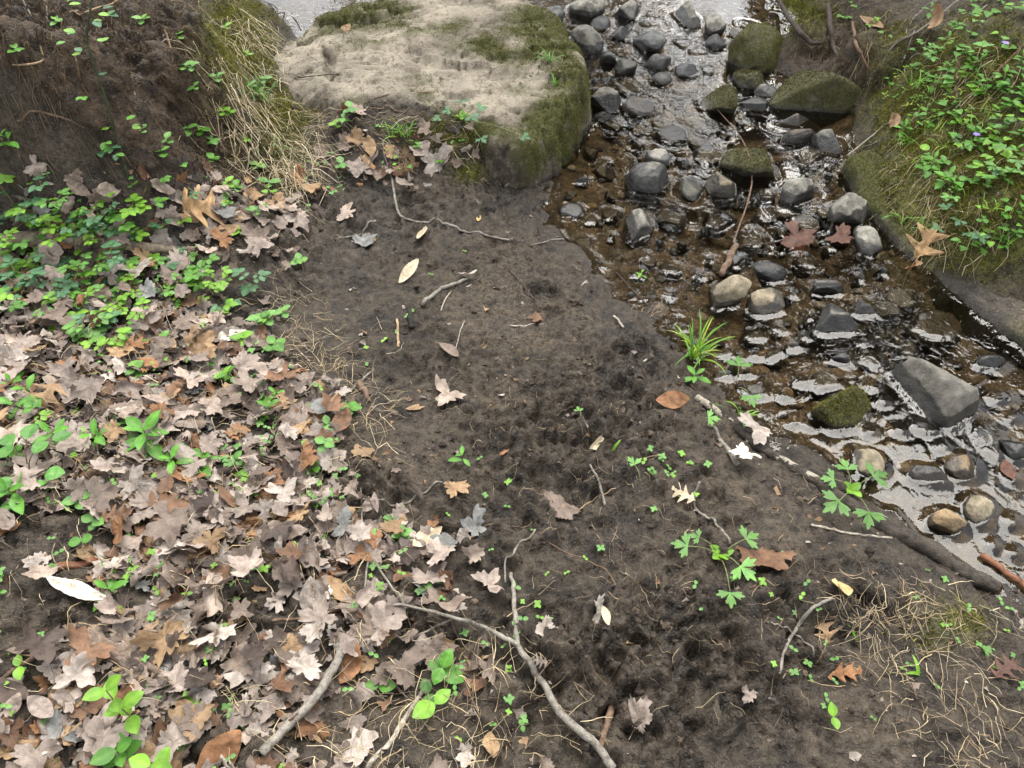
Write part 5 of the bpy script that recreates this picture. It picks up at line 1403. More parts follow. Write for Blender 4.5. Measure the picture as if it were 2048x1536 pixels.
TW += [
 ('root', 'pale crooked root hanging on the middle of the mud bank', [(250, 145), (268, 180), (276, 215), (270, 238), (300, 255), (325, 285)], [.0016, .0018, .0012], 'tan'),
 ('root', 'thin tan root left of the crooked one on the mud bank', [(215, 150), (222, 175), (218, 192)], [.0014, .001], 'tan'),
 ('root', 'brown root slanting down the upper mud bank', [(120, 60), (150, 110), (165, 170), (200, 230)], [.003, .0022, .0014], 'brown'),
 ('root', 'dark root crossing the lower mud bank', [(40, 250), (110, 235), (190, 262), (260, 250)], [.0025, .003, .0018], 'brown'),
 ('root', 'short grey root stub high on the mud bank', [(330, 60), (345, 110), (338, 150)], [.003, .0018], 'brown'),
 ('root', 'fine pale root near the right flank of the bank', [(340, 240), (362, 262), (355, 292), (372, 318)], [.0013, .001], 'tan'),
 ('twig', 'thin grey twig in the litter right of the white bark scrap', [(235, 1170), (290, 1150), (340, 1120)], [.0022, .0026], 'grey'),
 ('twig', 'short dark twig in the litter above the rotten wood slab', [(180, 1240), (215, 1205), (235, 1180)], [.003, .003], 'dark'),
 ('twig', 'tan bowed stem over the rotten wood slab', [(95, 1340), (120, 1275), (190, 1255), (250, 1275), (264, 1318)], [.0015, .0017], 'tan'),
 ('twig', 'long pale stem lying across the lower left litter', [(40, 1310), (130, 1318), (230, 1325)], [.0013, .0015], 'tan'),
 ('twig', 'brown twig at the left edge above the lower left corner', [(-10, 1375), (50, 1330), (100, 1290)], [.004, .0045], 'brown'),
 ('twig', 'dark twig lying flat at the left of the lower corner', [(-10, 1392), (40, 1396), (95, 1388)], [.004, .003], 'dark'),
 ('twig', 'straight thin twig in litter left of the bent thick stick', [(470, 1330), (500, 1390), (515, 1450)], [.0018, .002], 'brown'),
 ('twig', 'pale forked stem in the litter below the dark fallen branch', [(420, 1010), (480, 1035), (540, 1030)], [.0015, .0013], 'tan'),
 ('twig', 'grey twig bit under the smooth peach-tan leaf', [(590, 795), (640, 780), (670, 770)], [.003, .0036], 'grey'),
]
for (nm, lab, px, r, col) in TW: stick(nm, lab, px, r, col)
# roots hanging from the undercut right bank
for (px, r, col, lab) in (([(1545, 5), (1560, 30), (1590, 75), (1612, 100), (1636, 104)], [.010, .012, .008], 'dark', 'dark mossy root dipping into the far pool'),
                     ([(1650, 30), (1655, 70), (1660, 110), (1680, 150)], [.011, .010, .007], 'dark', 'thick bank root reaching the water beside the moss dome'),
                     ([(1700, 60), (1705, 100), (1722, 140), (1735, 160)], [.006, .007, .004], 'brown', 'thin brown root under the right bank overhang')):
    stick('root', lab, px, r, col, 'root', lifts=[.03] * len(px))

# ------------------------------------------------------------------ green plants
def green_mesh(nm, data, arch=.25, fold=.18, wr=.04, seed=0):
    V, Fc, ve = data
    V = V.copy()
    V[:, 2] += fold * np.abs(V[:, 0]) - arch * V[:, 1] ** 2 + wr * f3(V * 4 + seed, 2, seed)
    me = mesh_np(nm, V, tri(Fc), True, attrs={'vein': ve})
    me.materials.append(MAT['green'])
    return me
def palm_r(a):
    d = math.degrees(a)
    best = .07
    for c, L, w in ((0, 1.0, 38), (74, .92, 34), (-74, .92, 34)):
        x = abs((d - c + 180) % 360 - 180)
        if x < w:
            s = (d - c) / w
            shape = (1 - abs(s) ** 3.2) * (0.86 + 0.14 * math.cos(s * 9.5))
            best = max(best, L * max(.07, shape))
    return best * .55
GL = {
    'ovate': [green_mesh('leaflet', strip_leaf(lambda t: .31 * max(0, math.sin(math.pi * t ** .9)) ** .8 + .008, 9, 2), .12, .15, .03, i) for i in range(3)],
    'round': [green_mesh('round_leaf', strip_leaf(lambda t: .45 * max(0, math.sin(math.pi * min(1, t * .97 + .015))) ** .55 + .004, 9, 2), .1, .1, .04, i) for i in range(3)],
    'lance': [green_mesh('lance_leaf', strip_leaf(lambda t: .155 * max(0, math.sin(math.pi * t ** 1.25)) ** .9 + .012, 10, 2), .28, .25, .03, i) for i in range(3)],
    'heart': [green_mesh('heart_leaf', strip_leaf(lambda t: .46 * max(0, math.sin(math.pi * t ** .62)) ** .75 + .004, 11, 2, -.12), .15, .22, .05, i) for i in range(3)],
    'palm': [green_mesh('lobed_leaf', radial_leaf(palm_r, 90, (.3, .65, 1.0), .05, (0, 74, -74)), .2, .06, .05, i) for i in range(4)],
    'serrate': [green_mesh('toothed_leaf', strip_leaf(lambda t: (.32 * max(0, math.sin(math.pi * t ** .8)) ** .8) * (1 + .16 * ((t * 9) % 1)) + .004, 28, 3, .2), .2, .18, .05, i) for i in range(3)],
    'tulip': [green_mesh('lobed_leaf', radial_leaf(lobes([(0, .6, 40), (60, .62, 34), (-60, .62, 34), (118, .42, 34), (-118, .42, 34)], .25, .03, 30), 64), .15, .08, .05, 1)],
}
GC = {'green': (.080, .225, .028), 'lime': (.15, .32, .032), 'blue': (.066, .165, .080), 'deep': (.055, .15, .030), 'mint': (.115, .265, .062), 'yellow': (.27, .36, .04)}
def gcol(c, k=1.0): return tuple(x * k for x in GC[c])
def root_at(name, p, n=(0, 0, 1)):
    o = bpy.data.objects.new(name, None); COL.objects.link(o)
    o.empty_display_size = .02
    o.location = p
    return o
def leaf_on(par, kind, loc, yaw, pitch, size, col, name='leaf', roll=0.0, sx=1.0):
    me = random.choice(GL[kind])
    M = Matrix.Translation(Vector(loc)) @ Matrix.Rotation(yaw, 4, 'Z') @ Matrix.Rotation(pitch, 4, 'X') @ Matrix.Rotation(roll, 4, 'Y') @ Matrix.Diagonal((size * sx, size, size, 1))
    o = bpy.data.objects.new(name, me); COL.objects.link(o); o.parent = par; o.matrix_basis = M
    k = random.uniform(.82, 1.2)
    o.color = (col[0] * k, col[1] * k, col[2] * k, 1)
    return o
def stem_on(par, paths, col=(.12, .15, .05), name='stem', sides=5):
    pl = Pile()
    for P, r in paths:
        V, Fc = tube(P if len(P) > 4 else catmull(P, 4), r, sides)
        pl.add(V, Fc)
    o = link(name, pl.mesh(name), MAT['bark'], par, color=col)
    return o
U6 = lambda a, b: random.uniform(a, b)
def dirv(yaw, el): return np.array((-math.sin(yaw) * math.cos(el), math.cos(yaw) * math.cos(el), math.sin(el)))

def jewel(u, v, s=1.0, col='mint', label=None, pairs=None):
    p, n = hit(u, v)
    o = root_at('leafy_seedling', p)
    h = .028 * s * U6(.7, 1.4)
    tp = np.array((U6(-.008, .008), U6(-.008, .008), h))
    stem_on(o, [([np.zeros(3) - (0, 0, .006), tp * .5, tp], [.0011, .0009])], (.14, .17, .07))
    y0 = U6(0, 3.14)
    for k in range(2): leaf_on(o, 'round', tp * .75, y0 + k * math.pi, U6(-.1, .25), .023 * s * U6(.85, 1.15), gcol(col), 'seed_leaf')
    for k in range(pairs or random.choice((2, 2, 2, 4))):
        leaf_on(o, 'ovate', tp, y0 + 1.57 + k * math.pi + (.8 if k > 1 else 0), U6(.05, .4), (.030 if k < 2 else .018) * s * U6(.8, 1.2), gcol('lime' if k > 1 else col), 'leaf', 0, 1.15)
    if label: tag(o, label, 'seedling', 'leafy seedlings')
    else: pend(o, '%s four-leaved seedling' % ('pale green' if col == 'mint' else 'green' if col == 'green' else 'lime green'), u, v, 'seedling', 'leafy seedlings')
def lance(u, v, s=1.0, k=7, col='green', label=None):
    p, n = hit(u, v)
    o = root_at('lance_leaved_sprout', p)
    h = .05 * s
    tp = np.array((U6(-.01, .01), U6(-.02, .01), h))
    stem_on(o, [([np.zeros(3) - (0, 0, .01), tp * .5, tp], [.0018, .0013])], (.13, .12, .06))
    y0 = U6(0, 3)
    for i in range(k):
        f = i / max(1, k - 1)
        leaf_on(o, 'lance', tp * (.45 + .55 * f), y0 + i * 2.4, .15 + .75 * f ** 2, .058 * s * (1 - .4 * f) * U6(.85, 1.15), gcol(col, 1 + .2 * f), sx=1.25)
    if label: tag(o, label, 'sprout', 'lance-leaved sprouts')
    else: pend(o, 'green lance-leaved sprout', u, v, 'sprout', 'lance-leaved sprouts')
def rose(u, v, s=1.0, col='green', lean=None, n_sp=None, label=None):
    p, n = hit(u, v)
    o = root_at('rose_sprig', p)
    yaw = U6(0, 6.28) if lean is None else lean
    L = .07 * s * U6(.7, 1.4)
    pts_ = [np.zeros(3) - (0, 0, .01)]
    d = dirv(yaw, U6(.5, 1.1))
    for i in range(4): pts_.append(pts_[-1] + d * L / 3); d = d + np.array((U6(-.15, .15), U6(-.15, .15), -.22)); d /= np.linalg.norm(d)
    paths = [(pts_, [.0016, .001])]
    for i in range(n_sp or random.choice((2, 3, 3, 4))):
        b0 = pts_[2 + i % 3]
        ya = yaw + (i * 2.3) + U6(-.4, .4)
        el = U6(.1, .6)
        e = b0 + dirv(ya, el) * .031 * s
        paths.append(([b0, (b0 + e) / 2 + (0, 0, .002), e], [.0009, .0006]))
        sz_ = .0215 * s * U6(.8, 1.25)
        c = gcol(col if random.random() < .75 else random.choice(('lime', 'blue')))
        leaf_on(o, 'ovate', e, ya, U6(-.1, .25), sz_ * 1.1, c, 'leaflet', 0, 1.15)
        for sg in (-1, 1): leaf_on(o, 'ovate', e - dirv(ya, el) * .003 * s, ya + sg * 1.25, U6(-.1, .2), sz_, c, 'leaflet', 0, 1.15)
        if random.random() < .55:
            for sg in (-1, 1): leaf_on(o, 'ovate', b0 + (e - b0) * .35, ya + sg * 1.35, U6(-.1, .2), sz_ * .75, c, 'leaflet', 0, 1.15)
    stem_on(o, paths, (.13, .11, .05))
    say = {'green': 'green', 'blue': 'blue-green', 'lime': 'lime green', 'mint': 'pale green'}[col]
    if label: tag(o, label, 'plant', 'rose sprigs')
    else: pend(o, say + ' rose sprig', u, v, 'plant', 'rose sprigs')
def palmate(leaves, base, label, col='mint', s=1.0, bud=True):
    p, n = hit(*base)
    o = root_at('lobed_leaf_plant', p)
    paths = []
    for (u, v, sz) in leaves:
        q, _ = hit(u, v)
        q = q + np.array((0, 0, U6(.025, .05)))
        d = q - p
        q2 = U(u, v, q[2]); d = q2 - p
        dn = d / (np.linalg.norm(d) + 1e-9)
        paths.append(([np.zeros(3), d * .5 + (0, 0, .012), d], [.0014, .0011]))
        leaf_on(o, 'palm', d, math.atan2(-d[0], d[1]) + U6(-.3, .3), U6(-.15, .1), sz / FOC * dist_of(q2) * 1.0, gcol(col, U6(.85, 1.1)), 'lobed_leaf')
    if bud:
        for i in range(4): leaf_on(o, 'serrate', np.array((0, 0, .008)), i * 1.57 + U6(0, 1), U6(.5, .9), .03 * s, gcol('lime'), 'young_leaf')
    stem_on(o, paths, (.16, .19, .08), 'leaf_stalk')
    tag(o, label, 'plant', 'plants with lobed leaves')
def violet(u, v, s=1.0, k=None, col='green', flower=False, label=None):
    p, n = hit(u, v)
    o = root_at('violet_plant', p)
    paths = []
    for i in range(k or random.choice((2, 3, 3, 4))):
        ya = U6(0, 6.28)
        e = dirv(ya, U6(.5, 1.2)) * .035 * s * U6(.7, 1.3) + np.array(n) * .012
        paths.append(([np.zeros(3), e * .55 + (0, 0, .003), e], [.001, .0008]))
        leaf_on(o, 'heart', e, ya + U6(-.4, .4), U6(-.2, .35), .034 * s * U6(.75, 1.25), gcol(col), 'heart_leaf')
    if flower:
        e = np.array((.01, -.02, .05))
        paths.append(([np.zeros(3), e * .6 + (0, .004, .01), e], [.0009, .0007]))
        for i in range(5):
            q = leaf_on(o, 'round', e, i * 1.256, .35, .013, (.27, .22, .62), 'petal')
    stem_on(o, paths, (.12, .16, .06), 'leaf_stalk')
    if label: tag(o, label, 'plant', 'heart-leaved plants')
    else: pend(o, '%s heart-leaved plant' % {'green': 'green', 'mint': 'pale green', 'lime': 'lime green', 'deep': 'dark green', 'blue': 'blue-green'}[col], u, v, 'plant', 'heart-leaved plants')
def grass(u, v, k, L, label, spread=.02, col=('lime', 'green'), w=.0022, lean=(0, 0)):
    p, n = hit(u, v)
    o = root_at('grass_tuft', p)
    for i in range(k):
        ya = U6(0, 6.28); el = U6(.55, 1.35)
        d = dirv(ya, el) + np.array((lean[0], lean[1], 0)); d /= np.linalg.norm(d)
        l = L * U6(.55, 1.15)
        b0 = np.array((U6(-spread, spread), U6(-spread, spread) * .7, 0))
        P = [b0]; q = d.copy()
        for j in range(6):
            P.append(P[-1] + q * l / 6); q = q + np.array((0, 0, -.16 - .05 * j)); q /= np.linalg.norm(q)
        P = np.array(P)
        sd = np.cross(P[-1] - P[0], (0, 0, 1.0)); sd /= np.linalg.norm(sd) + 1e-9
        ww = w * np.array([.8, 1, 1, .9, .75, .5, .06])[:, None]
        mid = P - np.array((0, 0, 1.0)) * ww * .5
        V = np.stack([P - sd * ww, mid, P + sd * ww], 1).reshape(-1, 3)
        me = mesh_np('blade', V, grid_faces(7, 3), True, attrs={'vein': np.tile((0, 1.0, 0), 7)})
        link('blade', me, MAT['green'], o, color=gcol(random.choice(col), U6(.8, 1.2)))
    tag(o, label, 'grass', 'green grass tufts')
def sprout(u, v, h, tiers, label, s=1.0, col='lime', lean=(0, 0), kind='ovate', sz=.036):
    p, n = hit(u, v)
    o = root_at('leafy_sprout', p)
    tp = np.array((lean[0], lean[1], h))
    stem_on(o, [([np.zeros(3) - (0, 0, .01), tp * .33 + (.004, 0, 0), tp * .66 + (-.003, 0, 0), tp], [.0017, .001])], (.17, .13, .10))
    y0 = U6(0, 3)
    for i in range(tiers):
        f = (i + 1) / tiers
        for sg in (0, 1):
            leaf_on(o, kind, tp * (.35 + .65 * f), y0 + i * 1.57 + sg * math.pi, U6(.1, .55), sz * s * U6(.75, 1.15), gcol(col, U6(.85, 1.15)), sx=1.1)
    tag(o, label, 'sprout', 'leafy sprouts')

# placed plants
jewel_at = [(125, 55), (38, 112), (390, 150), (285, 55), (362, 88), (455, 62), (447, 235), (375, 145), (500, 120), (410, 272), (281, 275), (382, 272), (441, 175), (465, 238), (478, 385), (515, 345), (545, 380), (463, 380), (520, 440), (480, 470), (545, 400), (430, 330),
            (455, 418), (388, 185), (340, 300), (370, 340), (490, 290), (335, 322), (700, 235), (672, 262), (690, 250), (840, 302), (880, 330), (690, 345), (520, 645), (488, 690), (560, 700), (280, 760), (150, 790), (300, 740), (265, 835), (250, 850), (410, 920), (415, 960), (480, 925), (495, 950),
            (660, 860), (655, 905), (705, 825), (570, 640), (640, 950), (190, 695), (165, 680), (325, 690), (205, 1060), (165, 1010), (795, 1070), (800, 1080), (480, 740), (450, 760), (540, 650), (165, 645), (210, 650), (235, 640), (70, 545), (600, 530), (510, 180), (530, 165), (425, 300)]
for (u, v) in jewel_at: jewel(u, v, U6(.85, 1.2), random.choice(('mint', 'mint', 'green', 'lime')))
lance(300, 895, 1.25, 10, 'green', 'bright lance-leaved sprout, largest, in the middle of the left litter')
lance(205, 885, 1.0, 7, 'green', 'lance-leaved sprout just left of the largest one')
lance(135, 880, 1.0, 6, 'green', 'dark-stemmed lance-leaved sprout above the toothed bramble')
lance(50, 995, 1.15, 8, 'green', 'spreading lance-leaved sprout at the left edge below the bramble')
for (u, v) in ((40, 775), (55, 825), (15, 300), (30, 300), (465, 765), (350, 925), (355, 940), (80, 800), (230, 1190), (0, 1040), (545, 825), (560, 790), (930, 930), (1390, 760), (2040, 130), (2030, 160), (1960, 190)): lance(u, v, U6(.6, .95), random.choice((4, 5, 6)))
g = random.Random(3)
ROSE_POLY = [(-10, 470), (20, 400), (110, 395), (200, 400), (330, 365), (350, 420), (335, 480), (430, 535), (440, 600), (340, 640), (280, 690), (200, 655), (100, 640), (-10, 650)]
cnt = 0
while cnt < 125:
    u, v = g.uniform(-10, 480), g.uniform(365, 700)
    if not inpoly(np.array(u), np.array(v), ROSE_POLY): continue
    rose(u, v, g.uniform(.75, 1.15), g.choice(('green', 'green', 'green', 'blue', 'blue', 'mint', 'lime')))
    cnt += 1
for (u, v) in ((110, 740), (95, 735), (20, 880), (40, 870), (50, 890), (480, 610), (500, 590), (520, 575), (450, 600), (70, 380), (250, 300), (10, 560), (20, 610), (1700, 40), (1735, 50), (1690, 20)): rose(u, v, g.uniform(.8, 1.2), g.choice(('green', 'blue', 'lime')))
# toothed bramble at the left edge
p, n = hit(62, 960)
o = root_at('bramble', p)
paths = []
for i, (dx, dy, h, ya) in enumerate(((-.02, .01, .07, .6), (.03, .02, .07, -.5), (0, -.03, .06, 2.8), (-.05, -.02, .05, 1.5), (.06, -.02, .05, -1.4), (.01, .05, .08, .1), (-.03, .05, .06, .9), (.05, .06, .06, -.8))):
    e = np.array((dx, dy, h))
    paths.append(([np.zeros(3), e * .5 + (0, 0, .012), e], [.0015, .001]))
    leaf_on(o, 'serrate', e, ya, U6(-.1, .25), .045 * U6(.8, 1.15), gcol('deep', 1.5), 'toothed_leaf', 0, 1.25)
stem_on(o, paths, (.12, .09, .05)); tag(o, 'dark green bramble with deeply veined toothed leaves at the left edge', 'plant')
# pale lobed seedling
p, n = hit(40, 425)
o = root_at('tree_seedling', p)
stem_on(o, [([np.zeros(3), np.array((-.004, 0, .05)), np.array((-.01, .0, .10))], [.0018, .0012])], (.16, .15, .06))
for i, (ya, pt, sz_) in enumerate(((.6, .1, .062), (-1.0, .15, .06), (2.6, .0, .05))): leaf_on(o, 'tulip', np.array((-.01, 0, .10)), ya, pt, sz_, gcol('lime', 1.0), 'lobed_leaf')
tag(o, 'pale lime tree seedling with lobed leaves above the rose patch', 'seedling')
# tall rose cane against the bank
P0, _ = hit(267, 402)
cane = []
for k, (u, v) in enumerate(((267, 402), (246, 318), (222, 232), (191, 137), (174, 79), (181, 17), (190, -40))):
    d = ray(u, v); y = P0[1] + .03 * k + .01
    t = y / d[1]; cane.append(np.array((d[0] * t, y, CAM_H + d[2] * t)) - P0)
o = root_at('rose_cane', P0)
stem_on(o, [(catmull(cane, 6), [.0038, .0034, .0028, .002])], (.035, .045, .02), 'stem', 7)
C_ = catmull(cane, 6)
for f, k in ((.98, 5), (.9, 4), (.80, 4), (.7, 2), (.58, 3), (.44, 2), (.28, 5), (.2, 4)):
    b0 = C_[int(f * (len(C_) - 1))]
    for j in range(k):
        ya = U6(0, 6.28); e = b0 + dirv(ya, U6(-.1, .5)) * U6(.02, .06)
        leaf_on(o, 'ovate', e, ya, U6(-.2, .3), U6(.020, .030), gcol(random.choice(('green', 'lime', 'blue'))), 'leaflet', 0, 1.15)
        if random.random() < .5: leaf_on(o, 'ovate', e, ya + 1.2, U6(-.2, .3), U6(.016, .026), gcol(random.choice(('green', 'lime'))), 'leaflet', 0, 1.15)
tag(o, 'tall dark green rose cane standing before the mud bank', 'plant')
# lobed-leaf plants by the stream
palmate([(1378, 1092, 62), (1490, 1078, 60), (1478, 1130, 74), (1460, 1182, 60), (1400, 1075, 40)], (1440, 1112), 'large lobed-leaf plant with bright centre on mud over the big brown maple leaf', 'mint')
palmate([(1695, 940, 52), (1745, 952, 70), (1680, 1000, 74), (1738, 1022, 66), (1670, 958, 50)], (1700, 985), 'lobed-leaf plant growing on the stream log', 'mint')
palmate([(1478, 732, 58), (1500, 790, 50)], (1470, 775), 'lobed-leaf plant right of the bright grass tuft', 'mint', bud=False)
palmate([(1415, 835, 46)], (1402, 850), 'small single lobed leaf left of the stream log', 'mint', bud=False)
palmate([(1270, 930, 44)], (1282, 968), 'single small lobed leaf on the central mud', 'mint', bud=False)
palmate([(1158, 822, 22)], (1162, 836), 'tiny pale lobed leaf on the trampled mud', 'mint', bud=False)
palmate([(925, 205, 40), (955, 215, 40), (900, 220, 34), (960, 275, 34), (1045, 272, 34), (880, 235, 30), (940, 232, 40)], (925, 240), 'blue-green lobed herb on the front moss of the boulder', 'blue')
palmate([(1900, 415, 40), (1920, 440, 36), (1940, 465, 44), (1880, 455, 36), (1960, 470, 40)], (1915, 450), 'blue-green lobed herb on the mossy right bank', 'blue')
palmate([(2010, 300, 50), (1990, 330, 44), (2035, 320, 44)], (2010, 320), 'lobed-leaf herb at the right edge of the bank', 'mint')
# grass tufts
grass(1392, 715, 34, .13, 'bright green grass tuft at the muddy stream edge', .022, ('lime', 'yellow', 'green'), .0026, (.1, .1))
grass(1480, 835, 14, .07, 'small grass tuft beside the stream log', .02)
grass(800, 268, 30, .07, 'short green grass tuft in front of the boulder', .035)
grass(1815, 290, 26, .10, 'green grass tuft below the moss mound', .03, ('lime', 'green'), .002, (-.2, -.2))
grass(1850, 170, 24, .08, 'green grass tuft behind the moss mound', .06)
grass(1105, 120, 14, .07, 'thin grass tuft on the boulder right shoulder', .02, ('green', 'mint'))
grass(1115, 170, 8, .05, 'few grass blades lower on the boulder right shoulder', .01, ('green', 'mint'))
grass(515, 195, 30, .09, 'green grass tuft inside the dry bank grass', .04, ('green', 'deep'))
grass(1800, 440, 14, .06, 'grass tuft at the upper rim of the bedrock slab', .03)
grass(1850, 455, 20, .06, 'grass tuft right of the pale patch on the slab', .04)
grass(545, 300, 14, .08, 'small green grass tuft low in the dry bank grass', .03, ('green', 'deep'))
for k_, (u, v) in enumerate(((1900, 300), (1960, 250), (1880, 350), (1930, 390), (2000, 420), (1990, 230), (1870, 260), (2020, 480), (1840, 330), (1950, 160))):
    grass(u, v, 16, .06, 'short grass tuft on the mossy right bank, ' + ('topmost', 'second highest', 'third highest', 'fourth highest', 'fifth highest', 'sixth highest', 'seventh highest', 'eighth highest', 'ninth highest', 'lowest')[sorted((300, 250, 350, 390, 420, 230, 260, 480, 330, 160)).index(v)], .045, ('lime', 'green', 'yellow'), .0016)
for (u, v, lab) in ((1222, 905, 'single grass blade on the trampled mud'), (1838, 1350, 'broad grass blade standing in the straw mat'), (1720, 1290, 'slim grass blade left of the moss strip'), (440, 1235, 'broad green blade at the dark soil gap left')): grass(u, v, 2 if v > 1000 else 1, .06, lab, .003, ('lime',), .004, (0, .3))
sprout(305, 1480, .17, 4, 'tall leafy sprout rising from the lower left litter', 1.0, 'lime', (-.02, .03))
sprout(345, 1560, .10, 2, 'bright sprout cut by the bottom edge', 1.2, 'lime')
sprout(262, 1520, .06, 3, 'low leafy sprout left of the tall one', 1.0, 'green')
sprout(888, 1350, .04, 2, 'serrated dark green plant beside the tan oak leaf', 1.0, 'green', kind='serrate', sz=.042)
sprout(872, 1418, .035, 1, 'bright two-leaf sprout near the bottom centre', 1.2, 'lime', sz=.040)
sprout(858, 1395, .02, 1, 'dull green leaf pair behind the bright two-leaf sprout', 1.0, 'deep', kind='serrate', sz=.036)
sprout(55, 1345, .03, 1, 'small bright sprout at the lower left edge', 1, 'lime', sz=.025)
sprout(395, 1415, .03, 1, 'small lime sprout in litter left of the bent stick', 1, 'lime', sz=.025)
sprout(175, 1095, .03, 1, 'round-leaved sprout by the orange-brown stick', 1, 'green', kind='round', sz=.022)
sprout(1280, 562, .035, 2, 'small green sprout at the shallow shore', .7, 'lime', kind='lance')
sprout(760, 1380, .02, 1, 'green leaf sprout right of the curled orange leaf', 1.0, 'green', sz=.035)
sprout(1660, 1440, .02, 1, 'lime leaf on the bottom right mud', 1.0, 'lime', sz=.03)
# the green cover of the right bank
g = random.Random(8)
RB = [(1650, -5), (1700, 40), (1770, 90), (1760, 170), (1830, 180), (1770, 240), (1800, 300), (1850, 360), (1890, 420), (1930, 500), (2060, 540), (2060, -5)]
cnt = 0
while cnt < 150:
    u, v = g.uniform(1640, 2060), g.uniform(-5, 540)
    if not inpoly(np.array(u), np.array(v), RB): continue
    if v < 130 and u < 1850 and g.random() < .6: continue
    r = g.random()
    if r < .42: violet(u, v, g.uniform(.5, .95), None, g.choice(('green', 'mint', 'green', 'lime')))
    elif r < .75: jewel(u, v, g.uniform(.55, 1.0), g.choice(('mint', 'lime', 'green')))
    elif r < .9: rose(u, v, g.uniform(.5, .9), g.choice(('green', 'lime', 'mint')))
    else: lance(u, v, g.uniform(.6, .9), 5, 'green')
    cnt += 1
violet(1985, 110, 1.2, 5, 'mint', True, 'violet with a purple flower at the upper right')
violet(1928, 290, 1.0, 4, 'green', True, 'violet with a small pale flower below the leaf pile on the right bank')
for i in range(36):
    u, v = g.gauss(1850, 50), g.gauss(205, 28)
    sprout(u, v, .03, 2, '', .8, g.choice(('lime', 'lime', 'yellow', 'green')), kind='lance', sz=.022)
    o = bpy.data.objects[[k for k in bpy.data.objects.keys() if k.startswith('leafy_sprout')][-1]]
    pend(o, 'tiny starry green sprout', u, v, 'sprout', 'leafy sprouts')

# tiny two-leaved seedlings: the largest as things, the rest as one carpet
def tiny(seed):
    g2 = np.random.default_rng(seed)
    pl = Pile()
    V0, F0, _ = strip_leaf(lambda t: .34 * max(0, math.sin(math.pi * t ** .9)) ** .7 + .02, 5, 1)
    h = g2.uniform(.6, 1.2)
    V, Fc = tube(np.array(((0, 0, -.3), (0, 0, h * .5), (.03, 0, h))), [.06, .05], 4); pl.add(V, Fc)
    y0 = g2.uniform(0, 6.28)
    for k in range(2 if seed % 3 else 4):
        V = V0.copy(); V[:, 2] += .2 * V[:, 1] - .25 * V[:, 1] ** 2 + .15 * np.abs(V[:, 0])
        a = y0 + (math.pi if k % 2 else 0) + (1.57 if k > 1 else 0) + g2.uniform(-.3, .3)
        c, s = math.cos(a), math.sin(a)
        V = np.stack([V[:, 0] * c - V[:, 1] * s, V[:, 0] * s + V[:, 1] * c, V[:, 2] + h], 1) * (1, 1, 1)
        pl.add(V, F0)
    return np.concatenate(pl.V), np.concatenate(pl.F)
TINY = [tiny(i) for i in range(8)]
TINYM = []
for V, Fc in TINY:
    me = mesh_np('tiny_seedling', V, Fc, True, attrs={'vein': np.zeros(len(V))}); me.materials.append(MAT['green']); TINYM.append(me)
gs = np.random.default_rng(12)
X = gs.uniform(-1.7, 1.9, 14000); Y = gs.uniform(.12, 2.6, 14000)
zc = H(X, Y); cu, cv = proj(X, Y, zc)
cl = np.clip(.35 + 1.3 * f2(X * 5, Y * 5, 3, 31), .02, 1)
dn = inpoly(cu, cv, LITTER) * .5 + blobs(cu, cv, [(1850, 1300, 150, 100, 1.0), (1680, 1290, 120, 100, .6), (1950, 1420, 120, 80, .9), (1330, 940, 90, 60, 1.0), (1420, 1150, 110, 80, .6), (800, 600, 80, 80, .7), (1030, 1230, 80, 110, .9), (940, 980, 80, 60, .5), (1000, 1330, 90, 90, .6), (680, 880, 110, 100, .8),
                                                  (870, 320, 90, 40, .6), (1150, 1100, 200, 100, .15), (1600, 1150, 120, 80, .35), (1500, 1450, 160, 80, .2), (560, 1080, 150, 150, .4)])
ok = (gs.uniform(size=len(X)) < dn * cl * .75) & (zc > .015) & (cu > -10) & (cu < 2060) & (cv < 1560)
X, Y, zc, cu, cv = X[ok], Y[ok], zc[ok], cu[ok], cv[ok]
szs = gs.uniform(.006, .0125, len(X))
od = np.argsort(-szs / (Y + 1.2))
carpet = Pile()
for r_, k in enumerate(od):
    cc = gcol(('mint', 'green', 'lime', 'mint')[k % 4], .9 + .3 * float(gs.uniform()))
    ang = float(gs.uniform(0, 6.28)); lf = .012 if inpoly(np.array(cu[k]), np.array(cv[k]), LITTER) else .0
    if r_ < 250:
        o = bpy.data.objects.new('tiny_seedling', TINYM[k % 8]); COL.objects.link(o)
        o.matrix_basis = mat4(Matrix.Rotation(ang, 3, 'Z'), (X[k], Y[k], zc[k] + lf), float(szs[k]))
        o.color = (*cc, 1)
        pend(o, 'tiny round-leaved seedling', float(cu[k]), float(cv[k]), 'seedling', 'tiny seedlings')
    else:
        V, Fc = TINY[k % 8]
        c, s = math.cos(ang), math.sin(ang)
        W = np.stack([V[:, 0] * c - V[:, 1] * s, V[:, 0] * s + V[:, 1] * c, V[:, 2]], 1) * szs[k] + (X[k], Y[k], zc[k] + lf)
        carpet.add(W, Fc, np.array(cc))
if carpet.V: tag(link('seedling_carpet', carpet.mesh('seedling_carpet'), MAT['green_many']), 'scatter of the smallest green seedlings over mud and litter', 'seedlings', kind='stuff')
print('TINY', len(X))

